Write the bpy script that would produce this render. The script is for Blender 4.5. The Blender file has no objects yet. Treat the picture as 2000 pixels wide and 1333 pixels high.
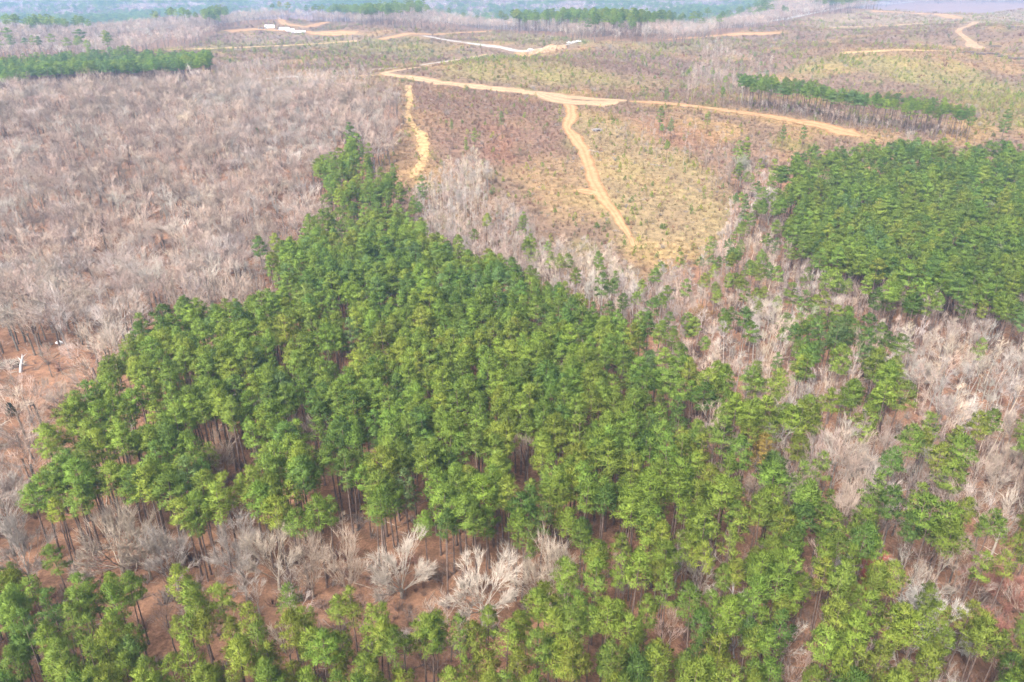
import bpy, math, random
import numpy as np
from mathutils import Vector, Matrix

SC = bpy.context.scene
COL = SC.collection
random.seed(11)
RNG = np.random.default_rng(11)

# ------------------------------------------------------------------ camera, sky, sun, exposure
CAM_H, PITCH, FPX = 105.0, math.radians(26.0), 1500.0      # metres, downward tilt, focal length in plan pixels (2000 wide)
cam_data = bpy.data.cameras.new('camera')
cam_data.sensor_width = 36.0
cam_data.sensor_fit = 'HORIZONTAL'
cam_data.lens = 36.0 * FPX / 2000.0
cam_data.clip_start, cam_data.clip_end = 0.5, 20000.0
cam = bpy.data.objects.new('camera', cam_data)
COL.objects.link(cam)
cam.location = (0, 0, CAM_H)
cam.rotation_euler = (math.pi / 2 - PITCH, 0, 0)
SC.camera = cam

SUN_EL, SUN_DIR = math.radians(52), Vector((-0.55, -0.84, 0)).normalized()
world = bpy.data.worlds.new('World')
SC.world = world
world.use_nodes = True
wn = world.node_tree
wn.nodes.clear()
w_out = wn.nodes.new('ShaderNodeOutputWorld')
w_bg = wn.nodes.new('ShaderNodeBackground')
w_sky = wn.nodes.new('ShaderNodeTexSky')
w_sky.sky_type = 'NISHITA'
w_sky.sun_disc = False
w_sky.sun_elevation = SUN_EL
w_sky.sun_rotation = math.atan2(SUN_DIR.x, SUN_DIR.y)
w_sky.air_density = 1.0
w_sky.dust_density = 6.0
w_sky.ozone_density = 0.6
w_bg.inputs['Strength'].default_value = 0.09
w_grey = wn.nodes.new('ShaderNodeHueSaturation')      # thin high cloud: a paler, greyer sky than clear air gives
w_grey.inputs['Saturation'].default_value = 0.45
wn.links.new(w_sky.outputs[0], w_grey.inputs['Color'])
wn.links.new(w_grey.outputs[0], w_bg.inputs['Color'])
wn.links.new(w_bg.outputs[0], w_out.inputs['Surface'])

sun_data = bpy.data.lights.new('sun', 'SUN')
sun_data.energy = 1.5
sun_data.angle = math.radians(13)
sun_data.color = (1.0, 0.95, 0.88)
sun = bpy.data.objects.new('sun', sun_data)
COL.objects.link(sun)
sun.location = (0, 0, 300)
to_sun = Vector((SUN_DIR.x * math.cos(SUN_EL), SUN_DIR.y * math.cos(SUN_EL), math.sin(SUN_EL)))
sun.rotation_euler = to_sun.to_track_quat('Z', 'Y').to_euler()

SC.view_settings.view_transform = 'Standard'
SC.view_settings.look = 'None'
SC.view_settings.gamma = 1.0
SC.view_settings.use_curve_mapping = False
SC.view_settings.exposure = 2.45
SC.render.engine = 'CYCLES'
cy = SC.cycles
cy.max_bounces = 5
cy.diffuse_bounces = 3
cy.transmission_bounces = 3
cy.transparent_max_bounces = 4
cy.volume_bounces = 0
cy.use_denoising = True
SC.render.filter_size = 1.4
cy.denoiser = 'OPENIMAGEDENOISE'
cy.denoising_input_passes = 'RGB_ALBEDO_NORMAL'
cy.denoising_prefilter = 'ACCURATE'
HAZE_DENSITY = 0.00016

# ------------------------------------------------------------------ helpers: properties, projection, land form
def tag(o, label=None, cat=None, group=None, kind=None):
    if label: o['label'] = label
    if cat: o['category'] = cat
    if group: o['group'] = group
    if kind: o['kind'] = kind
    return o

CP, SP = math.cos(PITCH), math.sin(PITCH)

def project(x, y, z):
    dz = z - CAM_H
    fw = y * CP - dz * SP
    up = y * SP + dz * CP
    fw = np.where(fw < 1.0, 1.0, fw)
    return 1000.0 + FPX * x / fw, 666.5 - FPX * up / fw

def sstep(a, b, t):
    t = np.clip((t - a) / (b - a), 0, 1)
    return t * t * (3 - 2 * t)

def gauss(x, y, cx, cy_, sx, sy):
    return np.exp(-((x - cx) / sx) ** 2 - ((y - cy_) / sy) ** 2)

_w = np.random.default_rng(5)
_WAVES = [(_w.uniform(0, 6.28), _w.uniform(0, 6.28), l) for l in (900, 700, 420, 330, 240, 180, 130, 90, 70, 47, 33)]

def noise2(x, y, lo, hi, seed=0.0):
    s, n = 0.0, 0
    for k, (a, ph, l) in enumerate(_WAVES):
        if lo <= l <= hi:
            c, d = math.cos(a + seed), math.sin(a + seed)
            s = s + np.sin((x * c + y * d) * 6.283 / l + ph + seed * 7 + 1.3 * np.sin((x * d - y * c) * 6.283 / (l * 1.7) + ph * 2))
            n += 1
    return s / max(n, 1)

def land(x, y):
    x = np.asarray(x, float); y = np.asarray(y, float)
    r = np.sqrt(x * x + y * y)
    h = 27.0 * sstep(285, 520, y + 0.12 * np.abs(x))
    far = sstep(420, 700, y)
    h = h + far * 9.5 * noise2(x, y, 300, 1000) + sstep(560, 800, y) * 3.0 * noise2(x, y, 170, 260, 3.0) + sstep(120, 400, r) * 2.2 * noise2(x, y, 120, 260, 1.7) + 0.45 * noise2(x, y, 30, 100, 0.6)
    h = h - 4.0 * gauss(x, y, 60, 285, 150, 55)
    h = h - 23.0 * gauss(x, y, 195, 695, 100, 95) - 9 * gauss(x, y, 420, 640, 120, 75)
    h = h + 15.0 * gauss(x, y, 330, 735, 150, 70) + 8.0 * gauss(x, y, 60, 640, 130, 60) + 10.0 * gauss(x, y, 560, 1000, 260, 120)
    edge = 1060 + 50 * noise2(x, y * .2, 300, 1000, 4.0) + 300 * np.exp(-((x + 330) / 210) ** 2) + 480 * sstep(260, 560, x)
    h = h - 52.0 * sstep(0, 430, y - edge) + 13.0 * sstep(1300, 1700, y) * noise2(x * .5, y, 400, 1000, 5.5) + 16.0 * sstep(2200, 3600, y)
    h = h - 6.0 * sstep(-100, -500, x) * sstep(500, 900, y)
    return h

def unproject(u, v, lift=0.0):
    """The point of the land (raised by lift) seen first at a plan pixel."""
    u = np.atleast_1d(np.asarray(u, float)); v = np.atleast_1d(np.asarray(v, float))
    a, b = (u - 1000.0) / FPX, (666.5 - v) / FPX
    dx, dy, dz = a, CP + b * SP, -SP + b * CP
    ts = 30.0 * 1.012 ** np.arange(450)
    T = ts[None, :]
    gap = CAM_H + dz[:, None] * T - land(dx[:, None] * T, dy[:, None] * T) - lift
    hit = gap < 0
    i = np.where(hit.any(1), hit.argmax(1), len(ts) - 1)
    lo, hi = ts[np.maximum(i - 1, 0)].copy(), ts[i].copy()
    for _ in range(24):
        m = 0.5 * (lo + hi)
        below = CAM_H + dz * m - land(dx * m, dy * m) - lift < 0
        hi = np.where(below, m, hi); lo = np.where(below, lo, m)
    x, y = dx * hi, dy * hi
    return np.stack([x, y, land(x, y)], 1)

def spot(u, v, lift=0.0):
    return unproject(u, v, lift)[0]

def inside(poly, u, v):
    p = np.asarray(poly, float)
    r = np.zeros(np.shape(u), bool)
    x1, y1 = p[-1]
    for x2, y2 in p:
        c = (y1 > v) != (y2 > v)
        with np.errstate(divide='ignore', invalid='ignore'):
            r ^= c & (u < (x2 - x1) * (v - y1) / (y2 - y1 + 1e-12) + x1)
        x1, y1 = x2, y2
    return r

# ------------------------------------------------------------------ the plan of the land: what grows where
# name, outline, share of cells with a pine, with a bare tree, size factor of the bare trees
ZONES = [
 ('far_wood', [(-1200,-120),(3200,-120),(3200,-8),(1880,-3),(1720,9),(1560,28),(1480,45),(1330,70),(1180,68),(1000,52),(800,42),(690,38),(560,28),(440,46),(380,74),(250,92),(180,104),(0,108),(-1200,140)], .16, .6, 1.0),
 ('far_pines', [(1000,44),(1100,36),(1250,34),(1340,22),(1480,18),(1510,8),(1420,30),(1300,55),(1150,56),(1010,56)], .8, .1, 1.0),
 ('far_pines', [(600,14),(720,4),(820,12),(840,34),(720,38),(640,30)], .7, .2, 1.0),
 ('far_pines', [(30,44),(160,30),(330,24),(380,34),(240,48),(60,62)], .6, .25, 1.0),
 ('far_pines', [(395,34),(450,22),(445,42),(400,48)], .7, .1, 1.0),
 ('purple_strip', [(412,112),(520,108),(660,112),(740,124),(720,134),(560,142),(420,146)], .01, .55, .62),
 ('hollow_trees', [(1330,130),(1420,90),(1500,98),(1520,160),(1440,178),(1360,172)], .02, .22, .7),
 ('hill_trees', [(1370,75),(1420,70),(1430,120),(1390,125)], 0, .3, .7),
 ('red_scrub', [(1220,205),(1300,205),(1380,235),(1500,270),(1640,300),(1560,318),(1500,330),(1450,350),(1380,310),(1300,275),(1230,245)], .012, .34, .55),
 ('hard_left', [(-900,150),(0,168),(150,158),(420,150),(520,156),(640,158),(770,170),(784,215),(762,260),(735,300),(700,320),(640,420),(560,500),(500,570),(420,590),(262,640),(190,740),(100,800),(60,870),(40,960),(60,1060),(20,1120),(-900,1120)], .0, .44, 1.1),
 ('thin_left', [(-900,600),(40,610),(140,650),(170,720),(110,790),(50,880),(20,960),(-900,960)], .0, .42, 1.0),
 ('debris_gap', [(-60,630),(160,640),(165,738),(-60,748)], .0, .08, .8),
 ('slope_trees', [(785,385),(850,340),(870,290),(945,300),(965,370),(1015,400),(1055,460),(1130,460),(1200,490),(1260,560),(1300,620),(1180,590),(1080,545),(960,500),(900,480),(840,450)], .03, 1.2, .86),
 ('mixed', [(1130,555),(1250,545),(1300,510),(1390,480),(1425,420),(1440,350),(1430,290),(1500,300),(1530,420),(1540,520),(1600,570),(1750,600),(1850,600),(2000,650),(2700,660),(2700,920),(2000,880),(1850,840),(1780,760),(1740,680),(1690,640),(1640,740),(1560,760),(1400,740),(1310,700),(1290,630)], .18, .78, .85),
 ('mixed_pines', [(1285,545),(1360,495),(1460,470),(1480,540),(1440,610),(1300,615)], .32, .5, .85),
 ('mixed_pines', [(1550,580),(1620,560),(1680,620),(1730,700),(1650,745),(1560,700)], .6, .14, .85),
 ('hard_right', [(1740,640),(1850,606),(2000,655),(2700,680),(2700,880),(1990,790),(1900,870),(1830,800),(1760,740)], .02, .62, 1.0),
 ('clump', [(612,350),(640,310),(680,282),(702,280),(722,318),(760,330),(778,385),(795,410),(760,430),(690,425),(618,405)], .74, .04, .9),
 ('clump_foot', [(640,405),(700,425),(800,410),(830,440),(840,455),(760,440),(660,440)], .3, .35, .8),
 ('pines_right', [(1510,345),(1560,310),(1640,285),(1750,272),(2000,292),(2700,300),(2700,660),(2000,612),(1900,602),(1840,602),(1760,590),(1700,560),(1620,545),(1560,520),(1540,450),(1525,400)], .90, .04, 1.0),
 ('right_fringe', [(1540,450),(1580,505),(1640,535),(1720,552),(1840,588),(2000,598),(2700,620),(2700,670),(2000,655),(1840,640),(1700,612),(1600,590),(1520,490)], .4, .45, .95),
 ('right_fringe', [(1480,335),(1535,320),(1550,460),(1500,455)], .38, .35, .9),
 ('pines_middle', [(500,525),(525,490),(570,452),(620,440),(700,455),(760,435),(840,455),(900,490),(1000,505),(1080,545),(1150,585),(1230,610),(1300,640),(1310,700),(1370,740),(1460,730),(1560,760),(1640,740),(1690,640),(1740,650),(1750,740),(1800,800),(1850,850),(1850,950),(1800,1010),(1880,1080),(1840,1130),(1750,1150),(1650,1110),(1560,1060),(1400,1060),(1250,1060),(1150,1085),(1100,1070),(1000,1080),(900,1078),(700,1062),(620,1070),(560,1035),(480,1050),(400,1062),(330,1025),(200,1020),(150,1085),(90,1050),(50,960),(60,880),(110,810),(190,740),(265,635),(350,600),(430,575),(530,570),(570,560)], .87, .04, .9),
 ('pines_thinning', [(1285,690),(1400,715),(1560,735),(1690,640),(1750,660),(1760,740),(1850,850),(1880,1080),(1750,1120),(1560,1060),(1450,1000),(1380,880)], .42, .36, .98),
 ('gap', [(395,850),(475,850),(470,940),(405,930)], .02, .5, .7),
 ('gap', [(565,822),(660,830),(650,862),(570,862)], .02, .45, .65),
 ('gap', [(225,775),(285,765),(290,802),(235,802)], .0, .6, .6),
 ('gap', [(600,660),(690,660),(680,682),(610,680)], .0, .5, .6),
 ('open_gap', [(645,596),(692,603),(685,634),(652,630)], .0, .0, .6),
 ('gap', [(985,885),(1035,885),(1035,955),(998,955)], .0, .35, .7),
 ('gap', [(760,940),(830,950),(840,1020),(770,990)], .05, .4, .7),
 ('gap', [(650,955),(730,955),(740,1040),(660,1030)], .05, .3, .6),
 ('gap', [(1295,870),(1350,870),(1340,905),(1300,905)], .05, .4, .6),
 ('right_low', [(1560,860),(1700,840),(1850,870),(2000,830),(2700,830),(2700,1500),(1900,1500),(1760,1180),(1640,1060),(1540,960)], .36, .4, 1.0),
 ('right_brush', [(1860,900),(2000,870),(2700,870),(2700,1010),(1900,990)], .2, .45, .9),
 ('front_bare', [(1880,1000),(2050,980),(2700,1000),(2700,1300),(1980,1260),(1890,1160)], .24, .34, .8),
 ('front', [(-900,1135),(0,1125),(150,1110),(300,1122),(420,1150),(520,1155),(620,1150),(700,1165),(800,1178),(900,1208),(1000,1203),(1100,1140),(1150,1090),(1250,1060),(1560,1060),(1650,1110),(1750,1165),(1880,1190),(2000,1240),(2700,1250),(2700,2000),(-900,2000)], .84, .08, .75),
 ('front_gap', [(1200,1145),(1300,1130),(1345,1180),(1240,1210)], .1, .2, .7),
 ('glade', [(150,1030),(330,1028),(400,1064),(560,1038),(700,1064),(1000,1082),(1110,1100),(1100,1170),(1000,1235),(880,1235),(780,1205),(600,1190),(420,1190),(300,1160),(150,1145),(100,1090)], .0, .22, .6),
]
STRIP = [(1440,198),(1480,203),(1560,213),(1660,231),(1760,246),(1890,266),(1890,280),(1760,262),(1660,248),(1560,230),(1500,221),(1440,211)]      # on the ground, unlike the others
STRIP_FRONT = [(1445,208),(1500,218),(1560,227),(1660,244),(1760,258),(1890,276),(1890,284),(1760,266),(1660,253),(1560,235),(1500,225),(1445,214)]
FAR_LINE = [(-300,128),(0,118),(100,112),(230,103),(330,112),(410,116),(412,132),(300,136),(150,140),(60,146),(0,146),(-300,160)]
FAR_LINE_FOOT = [(0,158),(48,156),(48,166),(0,172)]

def zone_index(u, v, x=None, y=None):
    if x is not None:      # ragged outlines
        u = u + 17 * noise2(x, y, 30, 60, .3) + 9 * noise2(x, y, 60, 100, 7.7)
        v = v + 5 * noise2(x, y, 30, 60, 1.9)
    z = np.full(np.shape(u), -1)
    for i, (n, poly, pp, pb, s) in enumerate(ZONES):
        z[inside(poly, u, v)] = i
    return z

# ------------------------------------------------------------------ materials
def new_mat(name):
    m = bpy.data.materials.new(name)
    m.use_nodes = True
    m.node_tree.nodes.clear()
    return m, m.node_tree.nodes, m.node_tree.links

def tone_material(name, fallback, scale=0.8, amount=0.35, gain=1.0, translucent=0.0, rough=0.75, spec=0.25, flip=None):
    """A surface whose own colour comes from the thing's «tone» property (or the copy's, in a mass)."""
    m, N, L = new_mat(name)
    out = N.new('ShaderNodeOutputMaterial')
    at = N.new('ShaderNodeAttribute'); at.attribute_type = 'INSTANCER'; at.attribute_name = 'tone'
    geo = N.new('ShaderNodeNewGeometry')
    noi = N.new('ShaderNodeTexNoise'); noi.inputs['Scale'].default_value = scale; noi.inputs['Detail'].default_value = 3
    L.new(geo.outputs['Position'], noi.inputs['Vector'])
    mr = N.new('ShaderNodeMapRange'); mr.inputs[1].default_value = 0.3; mr.inputs[2].default_value = 0.7
    mr.inputs[3].default_value = gain * (1 - amount); mr.inputs[4].default_value = gain * (1 + amount)
    L.new(noi.outputs[0], mr.inputs[0])
    mul = N.new('ShaderNodeVectorMath'); mul.operation = 'SCALE'
    L.new(at.outputs['Color'], mul.inputs[0]); L.new(mr.outputs[0], mul.inputs['Scale'])
    pb = N.new('ShaderNodeBsdfPrincipled')
    pb.inputs['Roughness'].default_value = rough
    pb.inputs['Specular IOR Level'].default_value = spec
    L.new(mul.outputs[0], pb.inputs['Base Color'])
    if translucent:
        tr = N.new('ShaderNodeBsdfTranslucent'); L.new(mul.outputs[0], tr.inputs['Color'])
        mx = N.new('ShaderNodeMixShader'); mx.inputs[0].default_value = translucent
        L.new(pb.outputs[0], mx.inputs[1]); L.new(tr.outputs[0], mx.inputs[2]); L.new(mx.outputs[0], out.inputs['Surface'])
    else:
        L.new(pb.outputs[0], out.inputs['Surface'])
    return m

def plain_material(name, c1, c2, scale=2.0, rough=0.85, spec=0.2, detail=4, metal=0.0):
    m, N, L = new_mat(name)
    out = N.new('ShaderNodeOutputMaterial')
    geo = N.new('ShaderNodeNewGeometry')
    noi = N.new('ShaderNodeTexNoise'); noi.inputs['Scale'].default_value = scale; noi.inputs['Detail'].default_value = detail
    L.new(geo.outputs['Position'], noi.inputs['Vector'])
    rmp = N.new('ShaderNodeValToRGB')
    rmp.color_ramp.elements[0].position = 0.35; rmp.color_ramp.elements[1].position = 0.65
    rmp.color_ramp.elements[0].color = (*c1, 1); rmp.color_ramp.elements[1].color = (*c2, 1)
    L.new(noi.outputs[0], rmp.inputs[0])
    pb = N.new('ShaderNodeBsdfPrincipled')
    pb.inputs['Roughness'].default_value = rough; pb.inputs['Specular IOR Level'].default_value = spec; pb.inputs['Metallic'].default_value = metal
    L.new(rmp.outputs[0], pb.inputs['Base Color'])
    L.new(pb.outputs[0], out.inputs['Surface'])
    return m

def ground_material():
    m, N, L = new_mat('forest_floor')
    out = N.new('ShaderNodeOutputMaterial')
    at = N.new('ShaderNodeAttribute'); at.attribute_name = 'cover'
    geo = N.new('ShaderNodeNewGeometry')
    def noise(scale, detail):
        n = N.new('ShaderNodeTexNoise'); n.inputs['Scale'].default_value = scale; n.inputs['Detail'].default_value = detail
        n.inputs['Roughness'].default_value = 0.65
        L.new(geo.outputs['Position'], n.inputs['Vector']); return n
    def rng(n, a, b, lo=0.3, hi=0.7):
        r = N.new('ShaderNodeMapRange'); r.inputs[1].default_value = lo; r.inputs[2].default_value = hi
        r.inputs[3].default_value = a; r.inputs[4].default_value = b
        L.new(n.outputs[0], r.inputs[0]); return r
    fine, mid, big = noise(2.2, 5), noise(0.35, 4), noise(0.06, 4)
    k = N.new('ShaderNodeMath'); k.operation = 'MULTIPLY'
    L.new(rng(fine, .62, 1.38).outputs[0], k.inputs[0]); L.new(rng(mid, .56, 1.36).outputs[0], k.inputs[1])
    sc = N.new('ShaderNodeVectorMath'); sc.operation = 'SCALE'
    L.new(at.outputs['Color'], sc.inputs[0]); L.new(k.outputs[0], sc.inputs['Scale'])
    mx = N.new('ShaderNodeMix'); mx.data_type = 'RGBA'
    mx.inputs[7].default_value = (0.105, 0.066, 0.045, 1)
    L.new(rng(big, 0, .35, .42, .68).outputs[0], mx.inputs[0]); L.new(sc.outputs[0], mx.inputs[6])
    pb = N.new('ShaderNodeBsdfPrincipled'); pb.inputs['Roughness'].default_value = 0.95; pb.inputs['Specular IOR Level'].default_value = 0.1
    L.new(mx.outputs[2], pb.inputs['Base Color'])
    bp = N.new('ShaderNodeBump'); bp.inputs['Strength'].default_value = 0.6; bp.inputs['Distance'].default_value = 0.25
    L.new(fine.outputs[0], bp.inputs['Height']); L.new(bp.outputs[0], pb.inputs['Normal'])
    L.new(pb.outputs[0], out.inputs['Surface'])
    return m

def road_material(name, c1, c2, edge):
    """Packed earth with two paler wheel tracks; grass and loose soil towards the sides."""
    m, N, L = new_mat(name)
    out = N.new('ShaderNodeOutputMaterial'); geo = N.new('ShaderNodeNewGeometry')
    at = N.new('ShaderNodeAttribute'); at.attribute_name = 'wear'
    def noise(sc):
        n = N.new('ShaderNodeTexNoise'); n.inputs['Scale'].default_value = sc; n.inputs['Detail'].default_value = 6; n.inputs['Roughness'].default_value = .7
        L.new(geo.outputs['Position'], n.inputs['Vector']); return n
    rmp = N.new('ShaderNodeValToRGB'); rmp.color_ramp.elements[0].position = .3; rmp.color_ramp.elements[1].position = .72
    rmp.color_ramp.elements[0].color = (*c1, 1); rmp.color_ramp.elements[1].color = (*c2, 1)
    ad = N.new('ShaderNodeMath'); ad.operation = 'MULTIPLY_ADD'; ad.inputs[1].default_value = .45
    L.new(at.outputs['Fac'], ad.inputs[0]); 
    sb = N.new('ShaderNodeMath'); sb.operation = 'SUBTRACT'; sb.inputs[1].default_value = .2
    L.new(noise(.3).outputs[0], sb.inputs[0]); L.new(sb.outputs[0], ad.inputs[2]); L.new(ad.outputs[0], rmp.inputs[0])
    mx = N.new('ShaderNodeMix'); mx.data_type = 'RGBA'; mx.inputs[7].default_value = (*edge, 1)
    mr = N.new('ShaderNodeMapRange'); mr.inputs[1].default_value = .52; mr.inputs[2].default_value = .64; mr.inputs[3].default_value = 0; mr.inputs[4].default_value = .8
    L.new(noise(.9).outputs[0], mr.inputs[0]); L.new(mr.outputs[0], mx.inputs[0]); L.new(rmp.outputs[0], mx.inputs[6])
    pb = N.new('ShaderNodeBsdfPrincipled'); pb.inputs['Roughness'].default_value = .95; pb.inputs['Specular IOR Level'].default_value = .1
    L.new(mx.outputs[2], pb.inputs['Base Color']); L.new(pb.outputs[0], out.inputs['Surface'])
    return m

M_NEEDLE = tone_material('pine_needles', (.08, .13, .03), scale=0.5, amount=0.3, translucent=0.32, rough=0.6, spec=0.12)
M_PINEBARK = plain_material('pine_bark', (.085, .06, .05), (.15, .105, .085), 1.5)
M_BARK = tone_material('pale_bark', (.4, .34, .3), scale=1.2, amount=0.22)
M_TRUNK = tone_material('rough_trunk_bark', (.2, .16, .14), scale=1.2, amount=0.25, gain=0.5)
M_SHRUB = tone_material('brush_stems', (.3, .2, .15), scale=1.0, amount=0.2, translucent=0.15)
M_GROUND = ground_material()
M_DIRT = road_material('packed_dirt', (.160, .080, .034), (.275, .168, .088), (.130, .092, .042))
M_ROAD = road_material('pale_packed_earth', (.170, .105, .056), (.275, .192, .118), (.140, .100, .052))
M_GRAVEL = plain_material('pale_gravel', (.200, .180, .161), (.269, .250, .231), 0.3, 0.95, 0.1, 6)
M_STRAWTRACK = plain_material('straw_grass_track', (.20, .125, .055), (.30, .21, .105), 0.4, 0.95, 0.1, 6)
M_LOG = plain_material('weathered_log', (.177, .146, .115), (.238, .211, .180), 1.2)
M_REDLOG = plain_material('bark_log', (.077, .046, .031), (.138, .092, .061), 1.2)
M_WHITE = plain_material('white_paint', (.592, .592, .592), (.656, .656, .656), 0.8, 0.4, 0.5)
M_GLASS = plain_material('dark_glass', (.02, .025, .03), (.03, .035, .04), 1.0, 0.12, 0.5)
M_TYRE = plain_material('tyre_rubber', (.018, .018, .018), (.03, .03, .03), 2.0, 0.9)
M_YELLOW = plain_material('machine_paint', (.310, .161, .025), (.360, .198, .037), 0.8, 0.5, 0.4)
M_EARTH = plain_material('spoil_earth', (.192, .115, .061), (.254, .180, .115), 0.4, 0.95, 0.1, 6)
M_DARKSOIL = plain_material('damp_soil', (.05, .035, .03), (.11, .07, .05), 1.5, 0.95, 0.1)

# ------------------------------------------------------------------ mesh building
class Shape:
    def __init__(s):
        s.v, s.f = [], []
    def tube(s, pts, rad, sides):
        """A tapered tube along points; closes to a tip where the last radius is 0."""
        n = len(pts); base = len(s.v)
        d0 = (pts[-1] - pts[0]).normalized()
        a = d0.orthogonal().normalized(); b = d0.cross(a)
        for i, (p, r) in enumerate(zip(pts, rad)):
            if i == n - 1 and r <= 0:
                s.v.append(tuple(p)); continue
            for k in range(sides):
                t = 6.28318 * k / sides
                s.v.append(tuple(p + a * (math.cos(t) * r) + b * (math.sin(t) * r)))
        for i in range(n - 1):
            o = base + i * sides
            last = i == n - 2 and rad[-1] <= 0
            for k in range(sides):
                k2 = (k + 1) % sides
                if last: s.f.append((o + k, o + k2, o + sides))
                else: s.f.append((o + k, o + k2, o + sides + k2, o + sides + k))
    def tri(s, a, b, c):
        i = len(s.v); s.v += [tuple(a), tuple(b), tuple(c)]; s.f.append((i, i + 1, i + 2))
    def box(s, c, d, rz=0.0, taper=1.0):
        i = len(s.v); x, y, z = d[0] / 2, d[1] / 2, d[2] / 2
        for sz in (-1, 1):
            k = taper if sz > 0 else 1.0
            for sx, sy in ((-1, -1), (1, -1), (1, 1), (-1, 1)):
                px, py = sx * x * k, sy * y * k
                s.v.append((c[0] + px * math.cos(rz) - py * math.sin(rz), c[1] + px * math.sin(rz) + py * math.cos(rz), c[2] + sz * z))
        for q in ((3, 2, 1, 0), (4, 5, 6, 7), (0, 1, 5, 4), (1, 2, 6, 5), (2, 3, 7, 6), (3, 0, 4, 7)):
            s.f.append(tuple(i + k for k in q))
    def mesh(s, name, mat, smooth=False):
        me = bpy.data.meshes.new(name)
        me.from_pydata(s.v, [], s.f)
        me.materials.append(mat)
        if smooth: me.polygons.foreach_set('use_smooth', [True] * len(me.polygons))
        me.update()
        return me

def put(name, me, parent=None, loc=(0, 0, 0), rot=(0, 0, 0), scale=(1, 1, 1)):
    o = bpy.data.objects.new(name, me)
    COL.objects.link(o)
    o.location, o.rotation_euler, o.scale = loc, rot, scale
    if parent is not None: o.parent = parent
    return o

def rv(rnd, s=1.0):
    return Vector((rnd.gauss(0, s), rnd.gauss(0, s), rnd.gauss(0, s)))

# ---- pines: a straight trunk, whorls of limbs, clumps of needles at the limb ends
def make_pine(seed, H=20.0, base=0.52, R=3.0, whorls=9, per=4, thin=1.0):
    rnd = random.Random(seed)
    tr, cr = Shape(), Shape()
    nor = []
    bend = Vector((rnd.uniform(-.5, .5), rnd.uniform(-.5, .5), 0))
    axis = lambda z: Vector((bend.x * (z / H) ** 2, bend.y * (z / H) ** 2, z))
    zs = [-0.6, H * .2, H * .45, H * .7, H * .96]
    tr.tube([axis(z) for z in zs], [.24, .18, .15, .10, .03], 6)
    for _ in range(5):
        z = rnd.uniform(.3, base) * H; t = rnd.uniform(0, 6.28); l = rnd.uniform(.5, 1.4)
        tr.tube([axis(z), axis(z) + Vector((math.cos(t) * l, math.sin(t) * l, rnd.uniform(-.1, .4)))], [.035, 0], 3)
    def clump(c, out, rad, n):
        body = (c - axis(min(c.z - 1.2, H * .9)))
        body = Vector((body.x, body.y, max(body.z, 0) + .9)).normalized()
        for _ in range(n):
            o = Vector((rnd.gauss(0, 1), rnd.gauss(0, 1), rnd.gauss(0, .85))).normalized()
            if o.z < -.4: o.z *= -.6
            p = c + o * rad * rnd.uniform(.3, .85)
            d = (o * .8 + out * .3 + Vector((0, 0, .5)) + rv(rnd, .35)).normalized()
            side = d.cross(rv(rnd)).normalized() * rnd.uniform(.032, .065)
            e = p + d * rnd.uniform(.34, .64)
            want = (o * .75 + body * .9).normalized()
            g = (2 * side).cross(e - (p - side))
            if g.dot(want) < 0: side = -side
            cr.tri(p - side, p + side, e)
            nor.extend([want] * 3)
    for w in range(whorls):
        f = min(max((w + rnd.uniform(-.35, .35)) / (whorls - 1), 0), 1)
        z = H * (base + (1 - base) * (0.02 + 0.93 * f))
        prof = min(1.0, .6 + f / .22) * (1 - .84 * f ** 1.9)
        n = per + rnd.choice((-1, 0, 0, 1)) if f < .85 else 3
        t0 = rnd.uniform(0, 6.28)
        for k in range(n):
            if rnd.random() > thin: continue
            t = t0 + 6.283 * k / n + rnd.uniform(-.45, .45)
            l = max(R * prof * rnd.uniform(.6, 1.15), .4)
            rise = l * (rnd.uniform(-.05, .3) + .5 * f)
            a = axis(z); e = a + Vector((math.cos(t) * l, math.sin(t) * l, rise))
            mid = a.lerp(e, .55) + Vector((0, 0, -.08 * l))
            cr.tube([a, mid, e], [.055, .04, .02], 3)
            nor.extend([None] * (sum(len(q) for q in cr.f[-6:])))
            out = (e - a).normalized()
            clump(e, out, rnd.uniform(.55, .8), 54)
            if l > 1.3:
                clump(a.lerp(e, .62) + rv(rnd, .25) + Vector((0, 0, .1)), out, rnd.uniform(.5, .7), 36)
                s2 = Vector((-out.y, out.x, .1)) * rnd.choice((-1, 1)) * rnd.uniform(.5, .9)
                clump(a.lerp(e, .78) + s2, (out + s2).normalized(), rnd.uniform(.45, .65), 34)
            elif l > .8:
                clump(a.lerp(e, .5) + rv(rnd, .2), out, .5, 18)
    for _ in range(3):
        clump(axis(H * .97) + rv(rnd, .25), Vector((0, 0, 1)), rnd.uniform(.45, .6), 24)
    crown = cr.mesh('pine_crown_mesh', M_NEEDLE)
    flat = np.empty(len(crown.loops) * 3, np.float32); crown.corner_normals.foreach_get('vector', flat)
    flat = flat.reshape(-1, 3)
    for i, w in enumerate(nor):
        if w is not None: flat[i] = w
    crown.polygons.foreach_set('use_smooth', [True] * len(crown.polygons))
    crown.normals_split_custom_set([tuple(q) for q in flat])
    return tr.mesh('pine_trunk_mesh', M_PINEBARK, True), crown

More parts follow.
